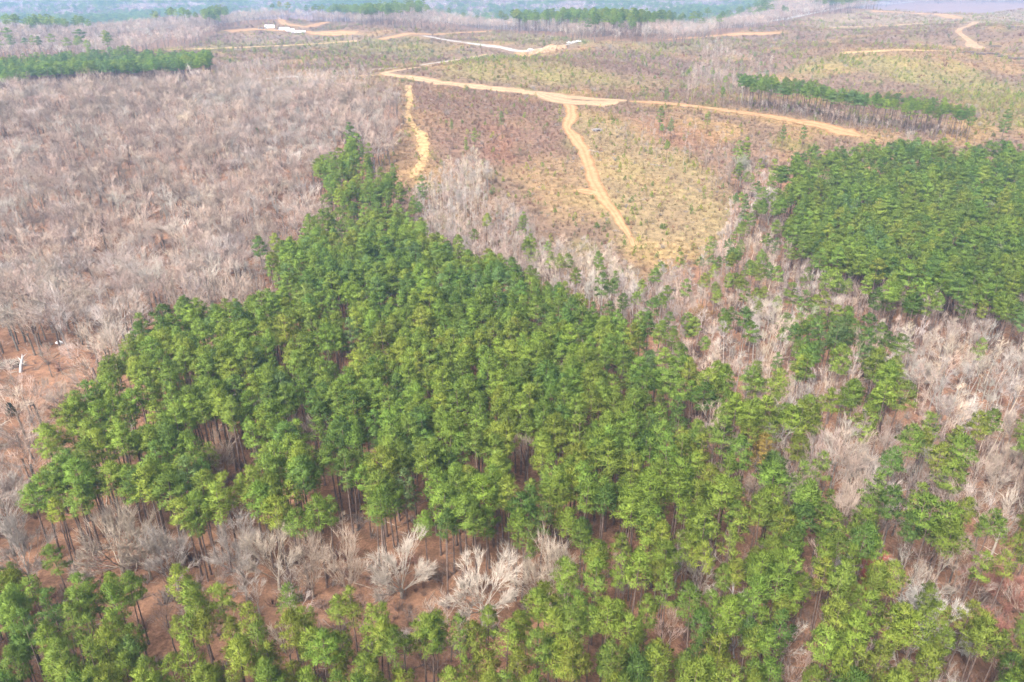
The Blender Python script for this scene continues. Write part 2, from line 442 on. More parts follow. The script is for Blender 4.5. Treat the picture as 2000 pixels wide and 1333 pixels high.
# ---- bare broadleaved trees: trunk and limbs, then branches and twigs
def make_bare(seed, H=17.0, R=3.6, fork=0.42, limbs=9, branches=6, twigs=8, spread=0.6, trunk_r=.2, tw=1.0, leaders=1, twig_len=1.35, arch=0.25):
    rnd = random.Random(seed)
    tr, cr = Shape(), Shape()
    def path(p, d, l, n, curl, lift):
        pts = [p]
        for i in range(n):
            d = (d + rv(rnd, curl) + Vector((0, 0, lift))).normalized()
            p = p + d * (l / n); pts.append(p)
        return pts
    lean = Vector((rnd.uniform(-.05, .05), rnd.uniform(-.05, .05), 1)).normalized()
    trunk = path(Vector((0, 0, -.6)), lean, H * (.88 if leaders == 1 else fork + .12), 6, .045, .05)
    n = len(trunk)
    rr = [trunk_r * (1 - .86 * i / (n - 1)) for i in range(n)] if leaders == 1 else [trunk_r * (1 - .35 * i / (n - 1)) for i in range(n)]
    tr.tube(trunk, rr, 7)
    stems = [(trunk, rr)]
    if leaders > 1:
        for k in range(leaders):
            t = 6.283 * k / leaders + rnd.uniform(-.4, .4)
            d = Vector((math.cos(t) * spread, math.sin(t) * spread, 1)).normalized()
            q = path(trunk[-1] - Vector((0, 0, .2 * k)), d, H * (1 - fork) * rnd.uniform(.7, .95), 5, .09, .10)
            r2 = [trunk_r * .55 * (1 - .85 * i / 5) for i in range(6)]
            tr.tube(q, r2, 5); stems.append((q, r2))
    def along(pts, f):
        x = f * (len(pts) - 1); i = min(int(x), len(pts) - 2)
        return pts[i].lerp(pts[i + 1], x - i), (pts[i + 1] - pts[i]).normalized(), i
    def twig(p, d, l):
        d = (d + rv(rnd, .5) + Vector((0, 0, .25))).normalized()
        q = path(p, d, l, 2, .14, .06)
        cr.tube(q, [.026 * tw, .018 * tw, 0], 3)
    def limb(p, d, l, r, nb):
        q = path(p, d, l, 4, .13, arch * .35)
        tr.tube(q, [r, r * .8, r * .6, r * .42, r * .2], 4)
        for b in range(nb):
            f = .2 + .8 * (b + rnd.random()) / nb
            bp, bd, _ = along(q, min(f, .99))
            s = bd.cross(rv(rnd)).normalized()
            d2 = (bd * .8 + s * rnd.uniform(.5, 1.0) + Vector((0, 0, .2))).normalized()
            l2 = l * rnd.uniform(.32, .55) * (1.15 - .4 * f)
            w = path(bp, d2, l2, 3, .15, .08)
            cr.tube(w, [r * .42, r * .32, r * .2, 0], 3)
            for t in range(twigs):
                tp, td, _ = along(w, min(.15 + .85 * (t + rnd.random()) / twigs, .99))
                twig(tp, td, twig_len * rnd.uniform(.6, 1.25))
    for si, (pts, r_) in enumerate(stems):
        if leaders > 1 and si == 0:
            cnt, lo = max(2, limbs // 4), .6
        else:
            cnt, lo = (limbs if leaders == 1 else max(3, limbs // leaders + 1)), (fork / .88 if leaders == 1 else .12)
        for k in range(cnt):
            f = lo + (1 - lo) * (k + rnd.uniform(.1, .9)) / cnt
            p, d, i = along(pts, min(f, .985))
            t = k * 2.4 + rnd.uniform(-.5, .5)
            up = 1 - spread + .5 * f
            dd = (Vector((math.cos(t), math.sin(t), 0)) + Vector((0, 0, up)) + d * .25).normalized()
            g = (f - lo) / (1 - lo + 1e-6)
            l = R * (1.15 - .55 * g ** 1.6) * rnd.uniform(.75, 1.15)
            limb(p, dd, l, max(r_[i] * .45, .035), branches)
    return tr.mesh('bare_trunk_mesh', M_BARK, True), cr.mesh('bare_crown_mesh', M_BARK)

def make_dome(seed, H=15.0, R=5.0, fork=.25, stems=5, trunk_r=.28, fan=.9, levels=5, fine=1.0, droop=0.0, split=2.35, side=1.15, wig=.11, rough=False):
    """A bare tree that forks again and again into a rounded head of fine twigs."""
    rnd = random.Random(seed)
    tr, cr = Shape(), Shape()
    top = Vector((rnd.uniform(-.3, .3), rnd.uniform(-.3, .3), H * fork))
    tr.tube([Vector((0, 0, -.6)), top * .5 + rv(rnd, .08), top], [trunk_r * 1.15, trunk_r * .95, trunk_r * .85], 7)
    centre = Vector((0, 0, H * fork * .5))
    ratio = .80
    unit = (1 - ratio) / (1 - ratio ** (levels + 1))
    def reach(d):
        """How far the head extends from the fork in a direction: an ellipsoid."""
        hz = math.hypot(d.x, d.y); up = max(d.z, .0)
        a, b = R * 1.02, H * (1 - fork) * 1.0
        return 1.0 / math.sqrt((hz / a) ** 2 + (up / b) ** 2 + 1e-9)
    def grow(p, d, l, r, lev, full):
        bent = (d + rv(rnd, wig) + Vector((0, 0, .04 - droop))).normalized()
        q = p + d * l * .5; e = q + bent * l * .5
        last = lev >= levels
        (tr if lev <= (0 if rough else 2) else cr).tube([p, q, e], [r, r * .85, 0 if last else r * .7], 5 if lev == 0 else 4 if lev == 1 else 3)
        if lev >= 2:
            for _ in range(int(rnd.uniform(.8, 2.6) * side)):
                b = p.lerp(e, rnd.uniform(.15, .95))
                t = (bent + rv(rnd, .4)).normalized()
                tl = full * unit * rnd.uniform(.35, .75)
                cr.tube([b, b + t * tl * .5, b + (t + rv(rnd, .12) + Vector((0, 0, .08))).normalized() * tl], [.02 * fine, .015 * fine, 0], 3)
        if last: return
        n = int(split) + (rnd.random() < split % 1)
        a0 = rnd.uniform(0, 6.28)
        o1 = bent.orthogonal().normalized(); o2 = bent.cross(o1)
        for k in range(n):
            t = a0 + 6.283 * k / n + rnd.uniform(-.5, .5)
            ang = rnd.uniform(.2, .46) * (1.0 if k else .5)
            d2 = (bent + (o1 * math.cos(t) + o2 * math.sin(t)) * math.tan(ang)).normalized()
            away = (e - centre).normalized()
            d2 = (d2 + away * .35).normalized()
            grow(e, d2, l * ratio * rnd.uniform(.85, 1.12), max(r * .68, .016 * fine), lev + 1, full)
    for k in range(stems):
        g = (k + .5) / stems
        t = k * 2.4 + rnd.uniform(-.4, .4)
        tilt = fan * math.sqrt(g)
        d = Vector((math.cos(t) * math.sin(tilt), math.sin(t) * math.sin(tilt), math.cos(tilt))).normalized()
        L_ = reach(d) * rnd.uniform(.88, 1.05)
        start = top * rnd.uniform(.72, 1.0)
        grow(start, d, L_ * unit * 1.04, trunk_r * rnd.uniform(.23, .34), 0, L_)
    return tr.mesh('bare_trunk_mesh', M_TRUNK if rough else M_BARK, True), cr.mesh('bare_crown_mesh', M_BARK)

def make_shrub(seed, n=26, h=1.5, w=.8, r=.022):
    rnd = random.Random(seed); s = Shape()
    for _ in range(n):
        p = Vector((rnd.gauss(0, .18 * w), rnd.gauss(0, .18 * w), -.05))
        d = Vector((rnd.gauss(0, .45 * w), rnd.gauss(0, .45 * w), 1)).normalized()
        s.tube([p, p + d * h * rnd.uniform(.5, 1.1)], [r, 0], 3)
        q = p + d * h * rnd.uniform(.3, .6)
        s.tube([q, q + (d + rv(rnd, .5)).normalized() * h * .4], [r * .8, 0], 3)
    return s.mesh('shrub_mesh', M_SHRUB)

def make_tuft_grass(seed):
    rnd = random.Random(seed); s = Shape()
    for _ in range(16):
        p = Vector((rnd.gauss(0, .35), rnd.gauss(0, .35), -.03))
        d = Vector((rnd.gauss(0, .55), rnd.gauss(0, .55), 1)).normalized()
        b = d.cross(rv(rnd)).normalized() * rnd.uniform(.05, .1)
        s.tri(p - b, p + b, p + d * rnd.uniform(.4, .9))
    return s.mesh('grass_tuft_mesh', M_SHRUB)

def make_young_pine(seed, h=2.2):
    rnd = random.Random(seed); s = Shape()
    s.tube([Vector((0, 0, -.1)), Vector((0, 0, h * .95))], [.05, 0], 4)
    for w in range(6):
        z = h * (.15 + .8 * w / 5); l = h * .36 * (1.1 - .85 * w / 5)
        for k in range(5 if w < 4 else 3):
            t = rnd.uniform(0, 6.28)
            c = Vector((math.cos(t) * l * .7, math.sin(t) * l * .7, z))
            for _ in range(6):
                d = (Vector((math.cos(t), math.sin(t), .9)) * .6 + rv(rnd, .5)).normalized()
                b = d.cross(rv(rnd)).normalized() * .07
                s.tri(c - b, c + b, c + d * rnd.uniform(.35, .6))
    return s.mesh('young_pine_mesh', M_NEEDLE)

PINES = [make_pine(100 + i, **k) for i, k in enumerate([
    dict(R=2.6, base=.69, whorls=7), dict(R=2.9, base=.67, whorls=7, per=5), dict(R=2.3, base=.72, whorls=6, per=5), dict(R=3.2, base=.70, whorls=6, per=5),
    dict(R=2.6, base=.64, whorls=7, thin=.85), dict(R=2.8, base=.74, whorls=5, per=5), dict(R=2.0, base=.68, whorls=7, thin=.9), dict(R=2.7, base=.60, whorls=8, thin=.75)])]
BARES = [make_dome(300 + i, side=.95, fine=1.0, rough=True, trunk_r=.15, wig=.16, **k) for i, k in enumerate([
    dict(H=17, R=3.6, fork=.4, stems=5, fan=.7, levels=4), dict(H=18, R=3.2, fork=.45, stems=5, fan=.6, levels=4), dict(H=16, R=4.2, fork=.38, stems=6, fan=.85, levels=4), dict(H=17, R=4.6, fork=.34, stems=6, fan=.9, levels=4),
    dict(H=18, R=2.8, fork=.42, stems=5, fan=.5, levels=4), dict(H=15, R=4.8, fork=.3, stems=7, fan=1.0, levels=4), dict(H=17, R=3.8, fork=.4, stems=6, fan=.75, levels=4)])]
SLIM = [make_bare(340 + i, **k) for i, k in enumerate([
    dict(H=16, R=2.2, spread=.38, limbs=8, branches=5, twigs=6, fork=.45, trunk_r=.15), dict(H=15, R=1.9, spread=.35, limbs=8, branches=4, twigs=6, fork=.4, trunk_r=.13),
    dict(H=17, R=2.5, spread=.42, limbs=8, branches=5, twigs=6, fork=.5, trunk_r=.16)])]
SHRUBS = [make_shrub(400), make_shrub(401, 30, 1.1, 1.4), make_shrub(402, 22, 2.4, .7, .03), make_tuft_grass(403), make_tuft_grass(404)]
YOUNG = [make_young_pine(420), make_young_pine(421, 2.8), make_young_pine(422, 1.7)]

# ------------------------------------------------------------------ copies in a mass: one object that holds points, each carrying a copy
def scatter(name, pts, rotz, scl, idx, tones, protos, label, cat, tilt=0.0):
    """protos: a list of variants, each a list of meshes drawn together."""
    n = len(pts)
    me = bpy.data.meshes.new(name)
    me.from_pydata([tuple(p) for p in pts], [], [])
    def attr(nm, typ, key, arr):
        a = me.attributes.new(nm, typ, 'POINT'); a.data.foreach_set(key, np.ascontiguousarray(arr, dtype=np.float32 if key != 'value' or typ == 'FLOAT' else np.int32).ravel())
    r = np.zeros((n, 3)); r[:, 2] = rotz
    if tilt: r[:, :2] = RNG.normal(0, tilt, (n, 2))
    attr('turn', 'FLOAT_VECTOR', 'vector', r)
    attr('size', 'FLOAT_VECTOR', 'vector', scl)
    attr('tone', 'FLOAT_VECTOR', 'vector', tones)
    attr('variant', 'INT', 'value', idx)
    ng = bpy.data.node_groups.new(name + '_copies', 'GeometryNodeTree')
    ng.interface.new_socket('Geometry', in_out='INPUT', socket_type='NodeSocketGeometry')
    ng.interface.new_socket('Geometry', in_out='OUTPUT', socket_type='NodeSocketGeometry')
    N, L = ng.nodes, ng.links
    gi, go = N.new('NodeGroupInput'), N.new('NodeGroupOutput')
    inst = N.new('GeometryNodeInstanceOnPoints')
    joinall = N.new('GeometryNodeJoinGeometry')
    made = []
    for v in protos:
        j = N.new('GeometryNodeJoinGeometry')
        for m in v[::-1]:
            oi = N.new('GeometryNodeObjectInfo'); oi.transform_space = 'ORIGINAL'
            oi.inputs['Object'].default_value = proto_object(m)
            L.new(oi.outputs['Geometry'], j.inputs[0])
        g = N.new('GeometryNodeGeometryToInstance')
        L.new(j.outputs[0], g.inputs[0]); made.append(g)
    for g in made[::-1]:
        L.new(g.outputs[0], joinall.inputs[0])
    def named(nm, typ):
        a = N.new('GeometryNodeInputNamedAttribute'); a.data_type = typ; a.inputs['Name'].default_value = nm
        return [s for s in a.outputs if s.enabled][0]
    e = N.new('FunctionNodeEulerToRotation')
    L.new(named('turn', 'FLOAT_VECTOR'), e.inputs[0])
    L.new(gi.outputs[0], inst.inputs['Points']); L.new(joinall.outputs[0], inst.inputs['Instance'])
    inst.inputs['Pick Instance'].default_value = True
    L.new(named('variant', 'INT'), inst.inputs['Instance Index'])
    L.new(e.outputs[0], inst.inputs['Rotation']); L.new(named('size', 'FLOAT_VECTOR'), inst.inputs['Scale'])
    L.new(inst.outputs[0], go.inputs[0])
    o = put(name, me)
    md = o.modifiers.new('copies', 'NODES'); md.node_group = ng
    tag(o, label, cat, kind='stuff')
    return o

_protos = {}
def proto_object(me):
    """The real tree or shrub in the scene whose shape the mass copies; falls back on an unlinked one."""
    if me.name not in _protos:
        _protos[me.name] = bpy.data.objects.new(me.name.replace('_mesh', ''), me)
    return _protos[me.name]

# ------------------------------------------------------------------ the ground sheet
LITTER, STRAW, SCRUB, HERB, RUST, PALE = map(np.array, [(.165, .088, .053), (.185, .122, .055), (.106, .073, .051), (.095, .095, .026), (.135, .062, .036), (.20, .165, .125)])
CLEAR = [   # outline on the plan, colour, strength
 ([(790,160),(1060,190),(1100,230),(1110,300),(1050,330),(900,320),(820,270)], np.array((.102, .062, .047)), .8),
 ([(1120,215),(1260,255),(1390,330),(1440,400),(1400,490),(1260,520),(1190,470),(1150,350)], np.array((.165, .130, .066)), .75),
 ([(1100,300),(1150,340),(1190,430),(1100,440),(1020,380),(1040,310)], np.array((.159, .110, .060)), .7),
 ([(1220,470),(1420,470),(1330,560),(1230,560)], STRAW, .35),
 ([(740,240),(790,160),(850,280),(830,370),(770,370),(720,310)], np.array((.159, .102, .057)), .75),
 ([(400,138),(560,142),(640,150),(760,146),(760,168),(600,160),(520,156),(400,150)], STRAW, .8),
 ([(600,85),(800,75),(900,95),(820,112),(640,102)], HERB, .55),
 ([(880,120),(1000,112),(1180,140),(1400,165),(1300,175),(1000,160),(860,145)], np.array((.136, .117, .049)), .8),
 ([(1160,92),(1420,78),(1480,86),(1300,105),(1180,104)], np.array((.113, .106, .049)), .6),
 ([(950,60),(1180,70),(1280,76),(1180,90),(1040,92),(960,82)], np.array((.117, .106, .053)), .6),
 ([(1520,150),(1640,105),(1800,115),(2000,170),(2400,240),(2400,330),(1980,250),(1860,190),(1700,140)], np.array((.129, .117, .041)), .75),
 ([(1560,32),(1720,12),(2000,18),(2400,20),(2400,60),(2000,50),(1800,48),(1600,62)], np.array((.165, .130, .085)), .8),
 ([(1620,95),(1900,92),(2000,105),(2400,110),(2400,130),(2000,122),(1650,108)], STRAW, .6),
 ([(1250,196),(1450,212),(1680,258),(1700,275),(1560,250),(1400,222),(1250,206)], STRAW, .85),
 ([(1240,232),(1340,240),(1420,280),(1330,290),(1250,262)], RUST, .45),
 ([(940,240),(1010,260),(1000,330),(950,310)], RUST, .45),
 ([(430,130),(560,128),(560,146),(430,148)], RUST, .45),
 ([(440,75),(560,62),(700,68),(700,85),(420,100)], np.array((.129, .102, .076)), .5),
 ([(240,100),(500,86),(760,74),(760,84),(500,97),(240,112)], HERB, .5),
 ([(1160,85),(1380,120),(1340,190),(1250,180),(1160,130)], np.array((.102, .068, .060)), .6),
]

def clear_colour(u, v, x, y):
    c = np.broadcast_to(SCRUB, u.shape + (3,)).copy()
    n1 = noise2(x, y, 40, 140, 2.1); n2 = noise2(x, y, 30, 70, 3.3)
    w = sstep(.0, .7, n1)[..., None] * .55; c = c * (1 - w) + STRAW * w
    w = sstep(.25, .8, n2)[..., None] * .4; c = c * (1 - w) + HERB * w
    for poly, col, s in CLEAR:
        ju, jv = u + 9 * n2, v + 5 * n1
        k = (inside(poly, ju, jv).astype(float) + inside(poly, ju + 14, jv) + inside(poly, ju - 14, jv) + inside(poly, ju, jv + 7) + inside(poly, ju, jv - 7)) / 5
        w = (k * s * (.75 + .5 * n2 * .5))[..., None].clip(0, 1)
        c = c * (1 - w) + col * w
    m = c.mean(-1, keepdims=True)
    return np.clip((m + (c - m) * 1.12) * 1.12, .01, 1)

def build_ground():
    def axis(dense_lo, dense_hi, step, lo, hi, g):
        a = list(np.arange(dense_lo, dense_hi + .01, step))
        s, p = step, a[-1]
        while p < hi: s *= g; p += s; a.append(p)
        s, p, b = step, a[0], []
        while p > lo: s *= g * 1.05; p -= s; b.append(p)
        return np.array(b[::-1] + a)
    xs, ys = axis(-420, 420, 3.0, -6500, 6500, 1.09), axis(40, 800, 2.5, -500, 6500, 1.025)
    X, Y = np.meshgrid(xs, ys)
    Z = land(X, Y)
    nx, ny = len(xs), len(ys)
    me = bpy.data.meshes.new('ground')
    i = (np.arange(ny - 1)[:, None] * nx + np.arange(nx - 1)[None, :]).ravel()
    F = np.stack([i, i + 1, i + nx + 1, i + nx], 1)
    me.from_pydata(np.stack([X.ravel(), Y.ravel(), Z.ravel()], 1).tolist(), [], F.tolist())
    me.polygons.foreach_set('use_smooth', [True] * len(me.polygons))
    x, y, z = X.ravel(), Y.ravel(), Z.ravel()
    u, v = project(x, y, z)
    c = clear_colour(u, v, x, y)
    zi = zone_index(*project(x, y, z + 6.0))
    wooded = np.zeros(len(x))
    strength = {'slope_trees': .45, 'red_scrub': .3, 'hollow_trees': .1, 'hill_trees': .1, 'purple_strip': .5, 'mixed': .75, 'far_wood': .8}
    for k, zn in enumerate(ZONES):
        wooded[zi == k] = strength.get(zn[0], 1.0)
    wooded[(y < 235) | (u < -1100) | (u > 3100) | (y > 2200)] = 1.0
    lit = LITTER * (1 + .16 * noise2(x, y, 30, 140, .9)[:, None]) * np.array((1.0, 1 + .0, 1.0))
    far = sstep(300, 700, y)[:, None] * .5
    lit = lit * (1 - far) + np.array((.125, .080, .058)) * far
    c = c * (1 - wooded[:, None]) + lit * wooded[:, None]
    a = me.color_attributes.new('cover', 'FLOAT_COLOR', 'POINT')
    a.data.foreach_set('color', np.concatenate([c, np.ones((len(c), 1))], 1).astype(np.float32).ravel())
    me.materials.append(M_GROUND)
    me.update()
    o = put('ground', me)
    tag(o, kind='structure')
    return float(Z.min()), float(Z.max())
Z_LOW, Z_HIGH = build_ground()

# ------------------------------------------------------------------ roads, tracks and trails as sheets lying on the ground
ROADS_UV = []
def ribbon(name, pix, width, mat, lift=.14, widths=None, edge=.18):
    pix = np.array(pix, float)
    step = np.concatenate([[0], np.cumsum(np.hypot(*np.diff(pix, axis=0).T))])
    tt = np.unique(np.concatenate([step, np.arange(0, step[-1], 6.0)]))
    if widths: widths = list(np.interp(tt, step, widths))
    pix = np.stack([np.interp(tt, step, pix[:, 0]), np.interp(tt, step, pix[:, 1])], 1)
    p = unproject(pix[:, 0], pix[:, 1])[:, :2]
    # smooth the line
    t = np.concatenate([[0], np.cumsum(np.hypot(*np.diff(p, axis=0).T))])
    s = np.arange(0, t[-1], 2.0)
    q = np.stack([np.interp(s, t, p[:, 0]), np.interp(s, t, p[:, 1])], 1)
    k = np.hanning(13); k /= k.sum()
    if len(q) > 30:
        pad = np.concatenate([np.repeat(q[:1], 6, 0), q, np.repeat(q[-1:], 6, 0)])
        q = np.stack([np.convolve(pad[:, j], k, 'valid') for j in (0, 1)], 1)
    d = np.gradient(q, axis=0); d /= np.linalg.norm(d, axis=1)[:, None] + 1e-9
    nrm = np.stack([-d[:, 1], d[:, 0]], 1)
    wd = np.interp(s[:len(q)], t, widths) if widths else np.full(len(q), width)
    rr = np.random.default_rng(len(name) + len(pix))
    jit = lambda: np.convolve(rr.normal(0, 1, len(q) + 4), np.ones(5) / 5, 'valid') * edge * wd * .9
    L_, R_ = wd / 2 + jit(), wd / 2 + jit()
    f = np.linspace(-1, 1, 9)
    off = np.where(f[None, :] < 0, f[None, :] * L_[:, None], f[None, :] * R_[:, None])
    P = q[:, None, :] + nrm[:, None, :] * off[..., None]
    z = land(P[..., 0], P[..., 1]) + lift
    V = np.concatenate([P, z[..., None]], 2).reshape(-1, 3)
    n = len(q); F = []
    for i in range(n - 1):
        for j in range(8):
            a = i * 9 + j; F.append((a, a + 1, a + 10, a + 9))
    me = bpy.data.meshes.new(name); me.from_pydata(V.tolist(), [], F); me.materials.append(mat)
    wear = me.attributes.new('wear', 'FLOAT', 'POINT'); wear.data.foreach_set('value', np.tile(np.array([0, .35, .9, .8, .35, .8, .9, .35, 0], np.float32), n))
    me.polygons.foreach_set('use_smooth', [True] * len(me.polygons)); me.update()
    o = put(name, me); tag(o, kind='structure')
    ROADS_UV.append((q, wd * (.45 if mat == M_STRAWTRACK else 1.0)))
    return o

ribbon('dirt_road', [(955,106),(885,119),(825,131),(772,139),(745,143),(765,147),(800,152),(870,164),(950,172),(1040,181),(1090,187),(1150,194),(1235,198)], 9, M_ROAD, widths=[6,7,9,10,9,10,11,11,11,12,13,12,7], edge=.3)
ribbon('dirt_landing', [(1050,183),(1075,193),(1100,199),(1130,202),(1170,203),(1215,199)], 14, M_ROAD, lift=.19, widths=[6,14,20,22,18,8])
ribbon('sandy_trail', [(1112,198),(1116,225),(1107,250),(1122,270),(1140,292),(1148,320),(1156,350),(1172,378),(1188,402),(1207,425),(1212,440),(1232,465),(1240,490)], 5, M_DIRT, widths=[8,7,6,7,6.5,6,6.5,6,5.5,5,5,3,1.5], edge=.3)
ribbon('sandy_patch', [(1120,372),(1140,374),(1165,380)], 5, M_DIRT, lift=.19, widths=[2,6,5])
ribbon('straw_path', [(797,166),(801,195),(795,225),(806,243),(822,262),(832,288),(829,312),(815,335),(800,352)], 5, M_STRAWTRACK, widths=[4,4.5,5,4.5,6,6.5,5,4,2], edge=.45)
ribbon('ridge_track', [(1225,198),(1280,201),(1330,205),(1400,214),(1500,228),(1600,245),(1650,258),(1690,268)], 4, M_DIRT, widths=[9,9,9,8,9,10,16,5], edge=.35)
ribbon('straw_path', [(600,153),(650,150),(700,149),(750,146)], 5, M_STRAWTRACK, edge=.5)
ribbon('gravel_road', [(722,137),(800,131),(880,119),(942,110)], 5, M_GRAVEL)
ribbon('gravel_road', [(825,70),(880,80),(930,87),(979,93),(1007,100),(1022,101),(1040,99),(1084,92),(1128,84)], 7, M_GRAVEL)
ribbon('gravel_road', [(520,155),(560,151),(595,150)], 6, M_GRAVEL)
ribbon('dirt_spur', [(1012,102),(1022,107),(1036,114)], 10, M_DIRT)
ribbon('far_track', [(740,78),(800,66),(850,68),(905,64),(965,61)], 15, M_DIRT)
ribbon('far_track', [(240,104),(330,98),(430,95),(520,91),(620,86),(700,80)], 10, M_STRAWTRACK)
ribbon('far_track', [(440,62),(500,57),(560,60),(640,66),(700,65)], 20, M_DIRT)
ribbon('far_track', [(538,30),(546,38),(556,47),(600,54),(640,43)], 13, M_DIRT)
ribbon('far_track', [(1300,78),(1370,73),(1440,67),(1500,66),(1535,64)], 15, M_DIRT, widths=[8,11,16,22,13])
ribbon('far_track', [(1455,50),(1490,44),(1530,38),(1580,28),(1640,16),(1720,10),(1810,1)], 9, M_GRAVEL)
ribbon('far_track', [(1700,22),(1780,26),(1840,29),(1875,38)], 23, M_DIRT)
ribbon('far_track', [(1620,54),(1720,52),(1800,46),(1890,44)], 10, M_STRAWTRACK)
ribbon('orange_track', [(1908,43),(1895,50),(1877,56),(1870,62),(1881,71),(1896,82),(1899,91),(1925,96)], 8, M_EARTH, widths=[9,6,7,6,7,7,18,6])
ribbon('far_track', [(1640,104),(1760,98),(1880,101)], 8, M_STRAWTRACK)

def off_roads(x, y, extra=1.0):
    ok = np.ones(len(x), bool)
    for q, wd in ROADS_UV:
        lo, hi = q.min(0) - 22, q.max(0) + 22
        c = np.nonzero((x > lo[0]) & (x < hi[0]) & (y > lo[1]) & (y < hi[1]))[0]
        for k in range(0, len(c), 4000):
            cc = c[k:k + 4000]
            ex = extra if np.isscalar(extra) else extra[cc]
            d = np.hypot(x[cc, None] - q[None, ::2, 0], y[cc, None] - q[None, ::2, 1])
            j = d.argmin(1)
            ok[cc] &= d[np.arange(len(cc)), j] > wd[::2][j] / 2 + ex
    return ok

# ------------------------------------------------------------------ where the trees stand
PINE_TONES = [('yellow-green', (.185, .222, .034)), ('fresh green', (.164, .220, .034)), ('mid green', (.137, .200, .034)), ('deep green', (.100, .163, .034)), ('blue-green', (.118, .180, .056))]
BARE_TONES = [('cream', (.350, .284, .218)), ('pale grey', (.280, .244, .214)), ('pinkish tan', (.276, .210, .170)), ('grey-brown', (.198, .158, .130)), ('brown', (.146, .110, .086))]

def make_placement():
    g = 3.5
    gx, gy = np.meshgrid(np.arange(-760, 760, g), np.arange(44, 1010, g))
    x = gx.ravel() + RNG.uniform(-1.4, 1.4, gx.size); y = gy.ravel() + RNG.uniform(-1.4, 1.4, gx.size)
    u, v = project(x, y, land(x, y) + 12)
    keep = (u > -650) & (u < 2650) & (v < 1850)
    x, y, u, v = x[keep], y[keep], u[keep], v[keep]
    zi = zone_index(u, v, x, y)
    names = np.array([z[0] for z in ZONES] + ['none'])
    head = zone_index(*project(x, y, land(x, y) + 18.5), x, y)
    share = np.array([z[2] for z in ZONES] + [0])
    far = np.isin(names[zi], ['far_wood', 'far_pines'])
    k = (zi >= 0) & ~far
    x, y, u, v, zi, head = x[k], y[k], u[k], v[k], zi[k], head[k]
    pp = np.array([z[2] for z in ZONES])[zi]; pb = np.array([z[3] for z in ZONES])[zi]; sz = np.array([z[4] for z in ZONES])[zi]
    r = RNG.random(len(x))
    clump = noise2(x, y, 30, 70, 4.2)
    pb = pb * (1 + .35 * clump)
    pb = pb * .77; pp = pp * np.where(pp > .4, 1.0, .77)
    pp = np.where(np.isin(names[zi], ['clump', 'pines_right', 'pines_middle', 'pines_thinning']) & (share[head] < .2), .03, pp)
    pp = pp * (1 - .28 * np.clip(clump, -.3, 1))
    road = off_roads(x, y, 1.5 + np.clip((y - 380) / 25, 0, 14))
    is_p, is_b = (r < pp) & road, (r >= pp) & (r < pp + pb) & road
    return x, y, zi, sz, is_p, is_b

X, Y, ZI, SZ, IS_P, IS_B = make_placement()
ZN = np.array([z[0] for z in ZONES])

def strip_points(poly, n_step, lift, p):
    gx, gy = np.meshgrid(np.arange(-500, 700, n_step), np.arange(350, 1000, n_step))
    x = gx.ravel() + RNG.uniform(-.4, .4, gx.size) * n_step; y = gy.ravel() + RNG.uniform(-.4, .4, gx.size) * n_step
    k = inside(poly, *project(x, y, land(x, y) + lift)) & (RNG.random(len(x)) < p)
    return x[k], y[k]

pine = dict(x=X[IS_P], y=Y[IS_P], zone=ZN[ZI[IS_P]])
n = len(pine['x'])
pine['h'] = RNG.uniform(.78, 1.1, n)
pine['h'] *= np.where(pine['zone'] == 'front', .93, 1.0) * np.where(np.isin(pine['zone'], ['mixed', 'mixed_pines', 'slope_trees', 'clump_foot']), .8, 1.0) * np.where(np.isin(pine['zone'], ['red_scrub', 'purple_strip', 'hollow_trees']), .55, 1.0)
pine['w'] = pine['h'] * RNG.uniform(.85, 1.2, n) * np.where(pine['zone'] == 'front', .88, 1.0)
sx, sy = strip_points(STRIP, 3.8, 0, .92)
lx, ly = strip_points(FAR_LINE, 6.0, 13, .9)
fx, fy = strip_points(FAR_LINE_FOOT, 6.0, 8, .9)
pine['x'] = np.concatenate([pine['x'], sx, lx, fx]); pine['y'] = np.concatenate([pine['y'], sy, ly, fy])
pine['h'] = np.concatenate([pine['h'], RNG.uniform(.74, .9, len(sx)), RNG.uniform(.78, 1.0, len(lx)), RNG.uniform(.7, .9, len(fx))])
pine['w'] = np.concatenate([pine['w'], RNG.uniform(.8, 1.05, len(sx)), RNG.uniform(1.1, 1.5, len(lx)), RNG.uniform(1.0, 1.2, len(fx))])
pine['zone'] = np.concatenate([pine['zone'], np.full(len(sx), 'strip'), np.full(len(lx) + len(fx), 'far_line')])

bare = dict(x=X[IS_B], y=Y[IS_B], h=SZ[IS_B] * RNG.uniform(.8, 1.15, IS_B.sum()), zone=ZN[ZI[IS_B]])
bx, by = strip_points(STRIP_FRONT, 3.2, 0, .55)
bare['x'] = np.concatenate([bare['x'], bx]); bare['y'] = np.concatenate([bare['y'], by])
bare['h'] = np.concatenate([bare['h'], RNG.uniform(.35, .6, len(bx))]); bare['zone'] = np.concatenate([bare['zone'], np.full(len(bx), 'strip')])
bare['w'] = bare['h'] * RNG.uniform(.9, 1.25, len(bare['x'])) * np.where(np.isin(bare['zone'], ['hard_left', 'thin_left']), 1.5, 1.0)

def pine_tones(x, y, zone, n):
    f = .5 + .5 * noise2(x, y, 30, 130, 5.1) + RNG.normal(0, .28, n)
    f = f + np.where(np.isin(zone, ['front', 'right_low', 'front_bare']), -.3, 0) + np.where(np.isin(zone, ['strip', 'far_line']), .25, 0)
    k = np.digitize(f, [.08, .42, .82, 1.1])
    t = np.array([c for _, c in PINE_TONES])[k] * RNG.uniform(.74, 1.22, (n, 1)) * RNG.uniform(.95, 1.05, (n, 3))
    return k, t
pine['k'], pine['tone'] = pine_tones(pine['x'], pine['y'], pine['zone'], len(pine['x']))

